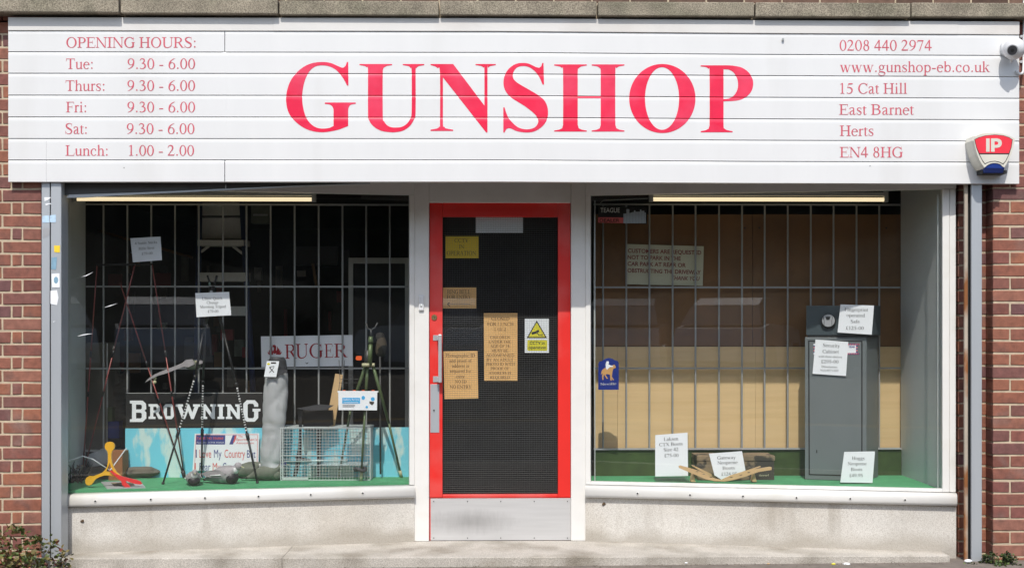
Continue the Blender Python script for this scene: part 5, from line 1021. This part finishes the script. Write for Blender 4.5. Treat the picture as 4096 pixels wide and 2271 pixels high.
t = thing('cabinet', 'beige cupboard standing behind the left end of the grille', 'cupboard', P(380, 1900, 1.05)); ibox(333,1370,424,1800,1.05,.3,'cream' if 0 else 'dwood','side',t); 
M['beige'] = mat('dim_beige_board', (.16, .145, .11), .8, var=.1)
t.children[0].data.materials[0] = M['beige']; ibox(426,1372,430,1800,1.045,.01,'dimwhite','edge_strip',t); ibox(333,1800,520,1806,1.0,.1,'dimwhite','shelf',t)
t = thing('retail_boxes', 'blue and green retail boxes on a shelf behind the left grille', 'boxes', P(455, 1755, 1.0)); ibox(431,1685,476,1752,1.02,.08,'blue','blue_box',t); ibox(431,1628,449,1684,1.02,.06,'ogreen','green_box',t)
t = thing('hanging_cloth', 'dark red cloths hanging inside the shop behind the left grille', 'cloth', P(450, 1140, 2.2)); ibox(432,1095,485,1142,2.2,.02,'maroon','cloth',t); ibox(622,1092,682,1142,2.2,.02,'maroon','cloth',t)
t = thing('camouflage_netting', 'rumpled grey camouflage netting hanging behind the left grille', 'netting', P(490, 1880, 1.25)); m = blob(P(478, 1600, 1.25), .075, .05, .24, 2, .7, 22, 22, f=10); m.obj('netting', 'dwood', t)
t = thing('wall_beam', 'sloping brown timber edge inside the shop high behind the left grille', 'beam', P(400, 960, 2.0)); MB().tube(P(335,905,2.0), P(770,1030,2.0), .014, n=4).obj('timber', 'chip', t)
ow = thing('owl_decoy', 'mottled brown owl decoy sitting dimly behind the green tripod', 'owl decoy', P(1525, 1425, .70)); blob(P(1522, 1392, .72), .034, .035, .075, 8, .4).obj('body', 'camo', ow); blob(P(1520, 1345, .72), .027, .025, .025, 3, .3).obj('head', 'dwood', ow); MB().tube(P(1520,1425,.70), P(1522,1895,.70), .006).obj('perch_pole', 'dsteel', ow)
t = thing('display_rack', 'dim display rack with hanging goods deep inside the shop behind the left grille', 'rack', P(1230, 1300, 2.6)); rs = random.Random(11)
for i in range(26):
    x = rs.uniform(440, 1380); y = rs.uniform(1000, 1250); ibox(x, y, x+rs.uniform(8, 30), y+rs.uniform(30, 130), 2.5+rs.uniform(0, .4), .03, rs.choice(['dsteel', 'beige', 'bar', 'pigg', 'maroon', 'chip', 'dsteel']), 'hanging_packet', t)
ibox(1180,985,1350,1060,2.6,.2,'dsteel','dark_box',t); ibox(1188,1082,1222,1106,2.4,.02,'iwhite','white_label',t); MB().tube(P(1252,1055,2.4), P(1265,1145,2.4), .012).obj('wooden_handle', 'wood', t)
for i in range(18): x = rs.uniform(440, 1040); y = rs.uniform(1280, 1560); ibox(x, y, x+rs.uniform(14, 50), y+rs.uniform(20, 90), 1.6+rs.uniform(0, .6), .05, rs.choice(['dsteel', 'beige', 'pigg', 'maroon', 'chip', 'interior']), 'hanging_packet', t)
# ================================================================== right window
YSg = lambda off: tuple((x, y+off) for x, y in WR)
gpl = YSg(.018)
t = card('dealer_sticker', 'black and pink dealer sticker with a photograph at the top left of the right window', 'sticker', [(2392,826),(2590,828),(2587,896),(2392,891)], gpl, 'blackm')
m = MB(); pxpoly(m, [(2393,869),(2493,870),(2493,893),(2393,890)], YSg(.0165), .0003); m.obj('pink_band', 'pinkred', t)
sans(t, [('TEAGUE', 2402, 2479, 850, 18)], gpl, 'dimwhite', .003); sans(t, [('DEALER', 2399, 2478, 888, 13, 0, .015)], gpl, 'blackm', .004)
m = MB(); rs = random.Random(2)
for i in range(15): x = 2494+i*6; y = 835+rs.uniform(0, 20); pxpoly(m, rect(x, y, x+5.2, 893), YSg(.0160), .0003)
m.obj('photo_print', 'steel', t)
t = card('rider_sticker', 'blue arched sticker with a tan horse and rider on the right window glass', 'sticker', [(2393,1454),(2398,1445),(2408,1443),(2415,1438),(2424,1433),(2436,1431),(2450,1434),(2459,1440),(2470,1443),(2475,1450),(2475,1558),(2393,1558)], gpl, 'blue')
def h5(x, y): return (2300+x/2.04, 1350+y/2.04)
m = MB(); pxpoly(m, [h5(*p) for p in [(222,262),(245,246),(275,248),(295,240),(310,222),(322,218),(333,236),(330,248),(316,250),(306,272),(304,292),(300,318),(318,342),(312,348),(298,330),(300,350),(290,348),(284,300),(262,296),(248,300),(262,322),(270,332),(260,336),(240,305),(238,296),(232,320),(232,344),(224,344),(220,310),(228,290),(212,300),(216,276)]], YSg(.0165), .0003); m.obj('horse', 'horse', t)
m = MB(); pxpoly(m, [h5(*p) for p in [(258,192),(274,192),(278,208),(272,216),(290,226),(312,230),(310,238),(285,240),(270,252),(262,262),(252,250),(250,215)]], YSg(.0160), .0003); m.obj('rider', 'paper', t)
serif(t, [('Neville', 2402, 2465, 1540, 9, R(2))], gpl, 'dimwhite', .003)
t = card('parking_sign', 'cream board asking customers not to park in the rear car park, behind the grille', 'sign', [(2509,976),(2815,985),(2811,1143),(2509,1137)], YB+.012, 'cream', .005)
r = -R(1.6)
sans(t, [('CUSTOMERS ARE REQUESTED', 2511, 2805, 1010, 16, r, .02), ('NOT TO PARK IN THE', 2510, 2723, 1036, 16, r, .02), ('CAR PARK AT REAR OR', 2510, 2743, 1062, 16, r, .02), ('OBSTRUCTING THE DRIVEWAY', 2510, 2803, 1089, 16, r, .02), ('THANK YOU', 2684, 2796, 1119, 16, r, .01, .2)], YB+.012, 'maroon')
# cards
def pcard(lab, poly, Y, rows, m_='inkl', pm='paper', mode='price_card'):
    t = card(mode, lab, 'price card', poly, Y, pm, .0008); serif(t, rows, Y, m_); return t
pcard('tall white boot price card in a clear holder at the left of the right window', [(2621,1739),(2750,1729),(2752,1902),(2621,1904)], .505, [('Laksen', 2655, 2713, 1762, 13, R(3)), ('CTX Boots', 2637, 2731, 1784, 13, R(3)), ('Size 42', 2654, 2714, 1804, 13, R(2)), ('£75-00', 2657, 2714, 1827, 13, R(1))])
h_ = thing('card_holder', 'clear acrylic stand holding the tall white boot card', 'card holder', P(2686, 1918, .50)); p, q = P(2620, 1919, .505), P(2756, 1738, .505); MB().box(p.x, q.x, .510, .513, ZF+.001, q.z).box(p.x, q.x, .46, .513, ZF, ZF+.004).obj('acrylic_sheet', 'clear', h_)
pcard('white boot price card propped on the folding wooden stand', [(2836,1813),(2968,1803),(2982,1880),(2885,1916),(2858,1900)], .46, [('Gateway', 2869, 2943, 1836, 12.5, R(2)), ('Neoprene', 2870, 2950, 1856, 12.5, R(2)), ('Boots', 2890, 2939, 1877, 12.5, R(2)), ('£124.95', 2885, 2948, 1901, 12.5, R(2))])
bs = thing('book_stand', 'folding wooden stand with oval holes holding a card in the right window', 'book stand', F(2880, 1925))
def w7(x, y): return (2550+x/4.293, 1700+y/4.293)
hol = [[w7(*p) for p in ell(x, y, 28, 9, 10)] for x, y in ((1028,795),(1142,842),(1265,890))]
m = MB(); pxpoly(m, [w7(*p) for p in [(708,700),(735,688),(1010,765),(1200,845),(1340,915),(1440,935),(1440,960),(1330,958),(1180,925),(960,835),(715,732)]], .40, .012, hol); m.obj('left_leaf', 'wood', bs)
m = MB(); pxpoly(m, [w7(*p) for p in [(935,680),(1060,735),(1260,830),(1350,890),(1330,900),(1200,850),(1030,750),(932,692)]], .50, .012); m.obj('left_leaf', 'wood', bs)
hol = [[w7(*p) for p in ell(x, y, 30, 9, 10)] for x, y in ((1775,855),(1915,812),(1610,892))]
m = MB(); pxpoly(m, [w7(*p) for p in [(1440,935),(1600,860),(1800,800),(2040,750),(2280,712),(2305,720),(2302,765),(2080,800),(1850,880),(1640,940),(1480,965),(1440,960)]], .40, .012, hol); m.obj('right_leaf', 'wood', bs)
m = MB(); pxpoly(m, [w7(*p) for p in [(1640,880),(1800,800),(2110,700),(2120,712),(1950,770),(1700,880)]], .50, .012); m.obj('right_leaf', 'wood', bs)
for a in (950, 2000): m = MB(); pxpoly(m, [w7(*p) for p in [(a, 835), (a+15, 835), (a+48, 968), (a-30, 968)]], .43, .06); m.obj('foot', 'wood', bs)
# camo boot box
cb = thing('boot_box', 'camouflage printed cardboard boot box behind the wooden stand', 'box', F(2940, 1905)); a = F(2806, 1915, ZF); 
p0, p1 = P(2790, 1910, .56), P(3097, 1910, .56); zt_ = P(0, 1828, .56).z
MB().box(p0.x, p1.x, .56, .76, ZF+.001, zt_-.03).obj('tray', 'camo', cb); bevel(MB().box(p0.x-.004, p1.x+.004, .555, .765, zt_-.03, zt_).obj('lid', 'wood' if 0 else 'camo', cb), .002)
sans(cb, [('dewerf', 3035, 3075, 1903, 8)], .555, 'papery' if 0 else 'khaki', .002)
# security cabinet: a real turned box
def turned(x0, x1, xs, ytop, ybot, Yf, name, lab, cat, m_, par=None, dep=.32):
    a, b = P(x0, ybot, Yf), P(x1, ybot, Yf+.012); return a, b
cabt = thing('security_cabinet', 'tall grey steel security cabinet standing on the green floor', 'safe cabinet', F(3350, 1925))
A_ = F(3219, 1917); B_ = F(3466, 1924); B_.z = A_.z = ZF+.001
fr_d = (B_-A_).normalized(); nb = Vector((-fr_d.y, fr_d.x, 0)); nb = nb if nb.y > 0 else -nb
sd_ = (nb+fr_d*.10).normalized()
D_ = .27; C_ = B_+nb*D_+fr_d*.0; E_2 = A_+nb*D_
ln_f = ((A_.x, A_.y), (B_.x, B_.y)); zt_ = P(3219, 1348, ln_f).z
def prism(pts, z0, z1): return MB().add([(p.x, p.y, z0) for p in pts]+[(p.x, p.y, z1) for p in pts], [(3,2,1,0), (4,5,6,7)]+[(i, (i+1) % 4, (i+1) % 4+4, i+4) for i in range(4)])
# the side is seen because the cabinet is turned a little
rotm = Matrix.Rotation(R(19), 3, 'Z'); nb2 = rotm @ nb if (rotm @ nb).x > nb.x else Matrix.Rotation(R(-19), 3, 'Z') @ nb
bevel(prism([A_, B_, B_+nb2*D_, A_+nb2*D_], ZF+.001, zt_).obj('body', 'cab', cabt), .004)
def ln_off(d): n = lnorm(ln_f); return tuple((x+n.x*d, y+n.y*d) for x, y in ln_f)
m = MB(); pxpoly(m, [(3232.5,1361),(3450,1362),(3450,1905),(3234.5,1899)], ln_off(.0012), .001); m.obj('door_gap', 'black', cabt)
m = MB(); pxpoly(m, [(3237.5,1366),(3445,1367),(3445,1900),(3239.5,1894)], ln_off(.0022), .002); dr = m.obj('cabinet_door', 'cab', cabt)
m = MB(); pxpoly(m, [(3265,1798),(3269,1798),(3269,1810),(3267.5,1812),(3266.5,1812),(3265,1808)], ln_off(.003), .0005); m.obj('keyhole', 'black', dr)
t = card('warranty_sticker', 'small white sticker with red and blue border at the top of the grey cabinet door', 'sticker', rect(3254,1374,3430,1417), ln_off(.0036), 'paper'); m1 = MB(); m2 = MB()
for i in range(14): x = 3390+i*3.4; pxpoly(m1 if i % 2 else m2, rect(x, 1374, x+3, 1380), ln_off(.0046), .0003); pxpoly(m2 if i % 2 else m1, rect(x, 1411, x+3, 1417), ln_off(.0046), .0003)
for i in range(5): y = 1381+i*6; pxpoly(m1 if i % 2 else m2, rect(3424, y, 3430, y+5), ln_off(.0046), .0003); pxpoly(m1 if i % 2 else m2, rect(3254, y, 3260, y+5), ln_off(.0046), .0003)
m1.obj('red_border', 'pinkred', t); m2.obj('blue_border', 'blue', t); sans(t, [('YEAR', 3394, 3420, 1390, 7, 0, .02)], ln_off(.0038), 'blue', .0015)
# safe on top
sf = thing('fingerprint_safe', 'charcoal safe with a round silver fingerprint dial on top of the grey cabinet', 'safe', Vector((A_.x, A_.y, zt_)))
z2 = P(3225, 1222, ln_f).z; o_ = fr_d*.006
A3 = A_+fr_d*.008; B3 = P(3488, 1300, ln_f); B3 = Vector((B3.x, B3.y, 0)); bevel(prism([A3, B3, B3+nb2*.20, A3+nb2*.20], zt_+.012, z2).obj('body', 'safe', sf), .004)
prism([A3+fr_d*.01, B3-fr_d*.01, B3+nb2*.18-fr_d*.01, A3+nb2*.18+fr_d*.01], zt_, zt_+.012).obj('base', 'black', sf)
c = P(3313, 1282, ln_off(.002)); n = lnorm(ln_f); dl = MB().tube(c, c+n*.022, .043, .038, 28).obj('dial', 'alul', sf); MB().tube(c+n*.001+Vector((0,0,-.004)), c+n*.012+Vector((0,0,-.004)), .047, n=28).obj('dial_ring', 'black', sf)
m = MB(); pxpoly(m, [(3302,1266),(3322,1266),(3318,1279),(3306,1279)], ln_off(.0255), .0006); m.obj('sensor_window', 'black', dl); m = MB(); pxpoly(m, [(3292,1267),(3294,1266),(3298,1285),(3297,1306),(3295,1305),(3296,1285)], ln_off(.0252), .0005); pxpoly(m, [(3329,1266),(3331,1267),(3328,1285),(3329,1304),(3327,1305),(3326,1285)], ln_off(.0252), .0005); m.obj('groove', 'dsteel', dl)
def pl_card(lab, poly, off, rows): 
    t = card('price_card', lab, 'price card', poly, ln_off(off), 'paper'); serif(t, rows, ln_off(off), 'inkl'); return t
pl_card('white fingerprint safe price card beside the silver dial', [(3362,1217),(3496,1222),(3487,1338),(3350,1329)], .03, [('Fingerprint', 3378, 3472, 1243, 12.5, -R(1)), ('operated', 3386, 3459, 1266, 12.5, -R(1)), ('Safe', 3402, 3439, 1291, 12.5, -R(1)), ('£125-00', 3383, 3455, 1317, 12.5, -R(1))])
pl_card('white security cabinet price card taped on the cabinet door', [(3262,1357),(3393,1367),(3384,1503),(3250,1494)], .014, [('Security', 3291, 3360, 1386, 12.5, -R(2)), ('Cabinet', 3290, 3355, 1411, 12.5, -R(1)), ('with three shelves', 3274, 3368, 1428, 8, -R(2)), ('£295-00', 3284, 3354, 1451, 12.5, -R(1)), ('Dimensions', 3286, 3349, 1469, 8, -R(2)), ('916x407x320', 3281, 3353, 1484, 8, -R(1))])
pcard('white boot price card leaning at the foot of the grey cabinet', [(3377,1806),(3500,1804),(3490,1930),(3361,1928)], .36, [('Hoggs', 3408, 3458, 1837, 12.5), ('Neoprene', 3391, 3466, 1859, 12.5), ('Boots', 3403, 3449, 1882, 12.5), ('£49.95', 3397, 3451, 1906, 12.5)])
# white flex by the left edge of the right window
o = MB().path([P(2382,826,gpl), P(2378,850,gpl), P(2376,1100,gpl), P(2377,1500,gpl), P(2380,1910,gpl)], .0018).path([P(2402,812,.52), P(2412,802,.55), P(2500,798,.56), P(2590,794,.56)], .002).obj('lamp_flex', 'iwhite'); tag(o, 'thin white flex running down the left edge of the right window', 'cable')
# ================================================================== plants and litter
def leaf_me(name, m_, w=.5):
    vs = [(0, 0, 0), (.28, .16, w*.42), (.62, .13, w*.5), (1, 0, 0), (.62, .13, -w*.5), (.28, .16, -w*.42), (.5, 0, 0)]
    vs = [(x, z, y) for x, y, z in vs]; me = bpy.data.meshes.new(name); me.from_pydata(vs, [], [(0, 1, 6), (1, 2, 6), (2, 3, 6), (3, 4, 6), (4, 5, 6), (5, 0, 6)]); me.materials.append(M[m_]); return me
def shrub(name, lab, cat, base, mats, n, size, ell_, seed, up=.5, fn=None, nmax=150, stems=10):
    rs = random.Random(seed); t = thing(name, lab, cat, base); mes = [leaf_me('leaf', m_, rs.uniform(.7, 1.1)) for m_ in mats]; pts = []
    while len(pts) < n:
        p = Vector((rs.uniform(-1, 1), rs.uniform(-1, 1), rs.uniform(0, 1)))
        if p.x*p.x+p.y*p.y+p.z*p.z > 1 or noise.noise(Vector((p.x*ell_[0], p.y*ell_[1], p.z*ell_[2]))*14+Vector((seed, 0, 0))) < -.12+p.z*.25: continue
        q = base+Vector((p.x*ell_[0], p.y*ell_[1], p.z*ell_[2]))
        if fn and not fn(q): continue
        pts.append(q)
    pts.sort(key=lambda q: q.y); mb = {m_: MB() for m_ in mats}
    for i, q in enumerate(pts):
        k = rs.randrange(len(mats)); s = size*rs.uniform(.6, 1.25); rot = Matrix.Rotation(rs.uniform(0, 6.28), 4, 'Z') @ Matrix.Rotation(rs.uniform(-1.2, .5), 4, 'Y') @ Matrix.Rotation(rs.uniform(-1, 1), 4, 'X')
        if i < nmax:
            o = bpy.data.objects.new('leaf', mes[k]); COL.objects.link(o); o.parent = t; o.matrix_local = Matrix.Translation(q-ROOT[t.name]) @ rot @ Matrix.Scale(s, 4)
        else:
            vs = [q+(rot @ (v.co*s)) for v in mes[k].vertices]; mb[mats[k]].add(vs, [tuple(p.vertices) for p in mes[k].polygons])
    for m_, b in mb.items():
        if b.v: stuff(b.obj('foliage', m_, t))
    m = MB()
    for i in range(stems):
        a = base+Vector((rs.uniform(-.5, .5)*ell_[0], rs.uniform(-.3, .3)*ell_[1], -.02)); b = rs.choice(pts); m.path([a, (a+b)/2+Vector((rs.uniform(-.02, .02), 0, .02)), b], [.004, .003, .0015], 5)
    m.obj('stem', 'stem', t); return t
shrub('berry_shrub', 'low shrub with green and reddish leaves in the bottom left corner against the brick pier', 'shrub', P(60, 2340, -.20), ['leafg', 'leafo', 'leafg', 'leafg', 'leafr', 'leafo', 'leafg', 'leafo'], 1100, .028, (.36, .15, .34), 21, nmax=220, stems=20, fn=lambda q: q.y < -.03)
shrub('weed_clump', 'clump of small dark green weeds at the foot of the right brick pier', 'weed', P(4000, 2290, -.10), ['leafd', 'leafg', 'leafd'], 620, .018, (.13, .09, .13), 5, nmax=150, stems=8)
shrub('weed_clump', 'thin low weeds around the foot of the right shutter guide', 'weed', P(3905, 2290, -.09), ['leafd', 'leafg'], 260, .015, (.13, .06, .06), 6, nmax=100, stems=5)
shrub('creeping_sprig', 'single leafy sprig in front of the left shutter guide base', 'sprig', P(235, 2275, -.10), ['leafg', 'leafo', 'leafr'], 40, .018, (.06, .04, .09), 9, nmax=40, stems=3)
# litter on the pavement
rs = random.Random(5)
def scrap(px, py, s, m_, lab, cat='litter'):
    p = P(px, py, -.05-.03*rs.random()); b = blob(p+Vector((0, 0, s*.35)), s, s*.6, s*.4, rs.randrange(99), .8, 10, 6, f=30); o = b.obj('litter', m_); tag(o, lab, cat)
scrap(3872, 2248, .022, 'paper', 'crumpled white tissue lying by the right shutter guide foot', 'litter')
scrap(2745, 2252, .012, 'paper', 'small scrap of white paper at the foot of the step below the right window')
scrap(3332, 2257, .014, 'yell', 'yellow scrap lying at the foot of the step')
scrap(3385, 2262, .024, 'paper', 'flat pale paper scrap beside the yellow one')
scrap(3075, 2255, .010, 'wood', 'brown leaf litter at the step foot below the wooden stand')
for x, y, l in ((330, 2083, 'small brown mark chipped out of the left low wall'), (2415, 2014, 'small brown snail stuck on the right low wall')):
    li = tuple((a, b-.014) for a, b in (WL if x < 2000 else WR)); c = P(x, y, li); o = blob(c, .011, .007, .009, x, .5, 10, 8, f=80).obj('snail', 'stem'); tag(o, l.replace('mark chipped out of', 'snail stuck on'), 'snail')
# grit and dead leaves along the step foot: far too many to count
m = MB()
for i in range(520):
    x = rs.uniform(-2.7, 2.7); y = -.045-abs(rs.gauss(0, .05)); s = rs.uniform(.0015, .006); c = Vector((x, y, pav(x)+s*.5)); m.add([c+Vector((s, 0, 0)), c+Vector((0, s*.7, 0)), c+Vector((-s, 0, 0)), c+Vector((0, -s*.7, 0)), c+Vector((0, 0, s*.7))], [(0, 1, 4), (1, 2, 4), (2, 3, 4), (3, 0, 4)])
tag(stuff(m.obj('grit', 'dwood', loc=(0, 0, 0))), 'fine grit and leaf crumbs along the foot of the doorstep', 'grit')
# ================================================================== the other side of the road, which the glass reflects
m = MB(); rs = random.Random(8)
for i in range(8500):
    x = rs.uniform(-24, 24); h = 7.4+1.3*noise.noise(Vector((x*.22, 3, 0)))+.6*noise.noise(Vector((x*1.1, 9, 0))); z = rs.uniform(-.1, h); c = Vector((x, -19.4+rs.uniform(-.9, .5), z)); s = rs.uniform(.12, .34); u = Vector((rs.uniform(-1, 1), rs.uniform(-1, 1), rs.uniform(-1, 1))).normalized(); v = u.orthogonal().normalized(); m.add([c-u*s, c+v*s*.7, c+u*s, c-v*s*.7], [(0, 1, 2, 3)])
tag(stuff(m.obj('street_hedge', 'hedge', loc=(0, -15.4, 0))), 'tall dark hedge along the far side of the road', 'hedge')
m = MB(); m.box(-24, 24, -21, -20.4, -.1, 6); tag(stuff(m.obj('hedge_core', 'hedge', loc=(0, -17, 0))), 'dense inside of the hedge across the road', 'hedge')
def car(x, y, m_, lab, yaw, L=4.1, z0=.45):
    t = thing('parked_car', lab, 'car', (x, y, z0), 'cars parked across the road'); t.rotation_euler.z = yaw; ROOT[t.name] = Vector((0, 0, 0))
    def ring(pts, s): return [Vector((px*L, s*w_, z)) for px, z, w_ in pts]
    low = [(-.5,.45,.78),(-.49,.75,.76),(-.47,.86,.74),(-.25,.95,.76),(.28,.98,.76),(.46,.90,.74),(.5,.62,.76),(.5,.35,.78),(.42,.25,.80),(-.42,.25,.80)]
    MB().loft([ring(low, -1), ring([(a, b, 0) for a, b, c in low], 0), ring(low, 1)], True, False).obj('body', m_, t)
    top = [(-.22,.955,.72),(-.10,1.38,.60),(.0,1.44,.58),(.20,1.43,.58),(.32,1.30,.60),(.42,.96,.70)]
    MB().loft([ring(top, -1), ring(top, 1)], True, False).obj('cabin', 'carglass', t); MB().loft([ring([(-.10,1.385,.58),(.0,1.455,.56),(.20,1.445,.56),(.32,1.31,.58),(.20,1.42,.56),(.0,1.43,.56)], s) for s in (-1, 1)], True, False).obj('roof', m_, t)
    for s in (-1, 1): MB().ball((-.485*L, s*.56, .66), .05, .16, .09, 12, 8).obj('headlight', 'galv', t)
    for px in (-.31, .31):
        for s in (-1, 1): MB().tube((px*L, s*.70, .31), (px*L, s*.84, .31), .31, n=18).obj('wheel', 'black', t)
    return t
M['carglass'] = mat('dark_car_glass', (.05, .055, .06), .08, coat=1)
M['cwhite'] = mat('white_car_paint', (.5, .5, .5), .2, coat=1); M['cred'] = mat('dark_red_car_paint', (.25, .02, .02), .2, coat=1)
for x, m_, lab, yw in ((-2.9, 'cwhite', 'white hatchback parked nose-on across the road, left of the silver one', 1.45), (-.8, 'alul', 'silver hatchback parked nose-on across the road', 1.62), (4.6, 'cwhite', 'white hatchback parked at a slant across the road, beside the dark red one', 1.2), (7.2, 'cred', 'dark red hatchback parked across the road', 1.5)): car(x, -14.6, m_, lab, yw)
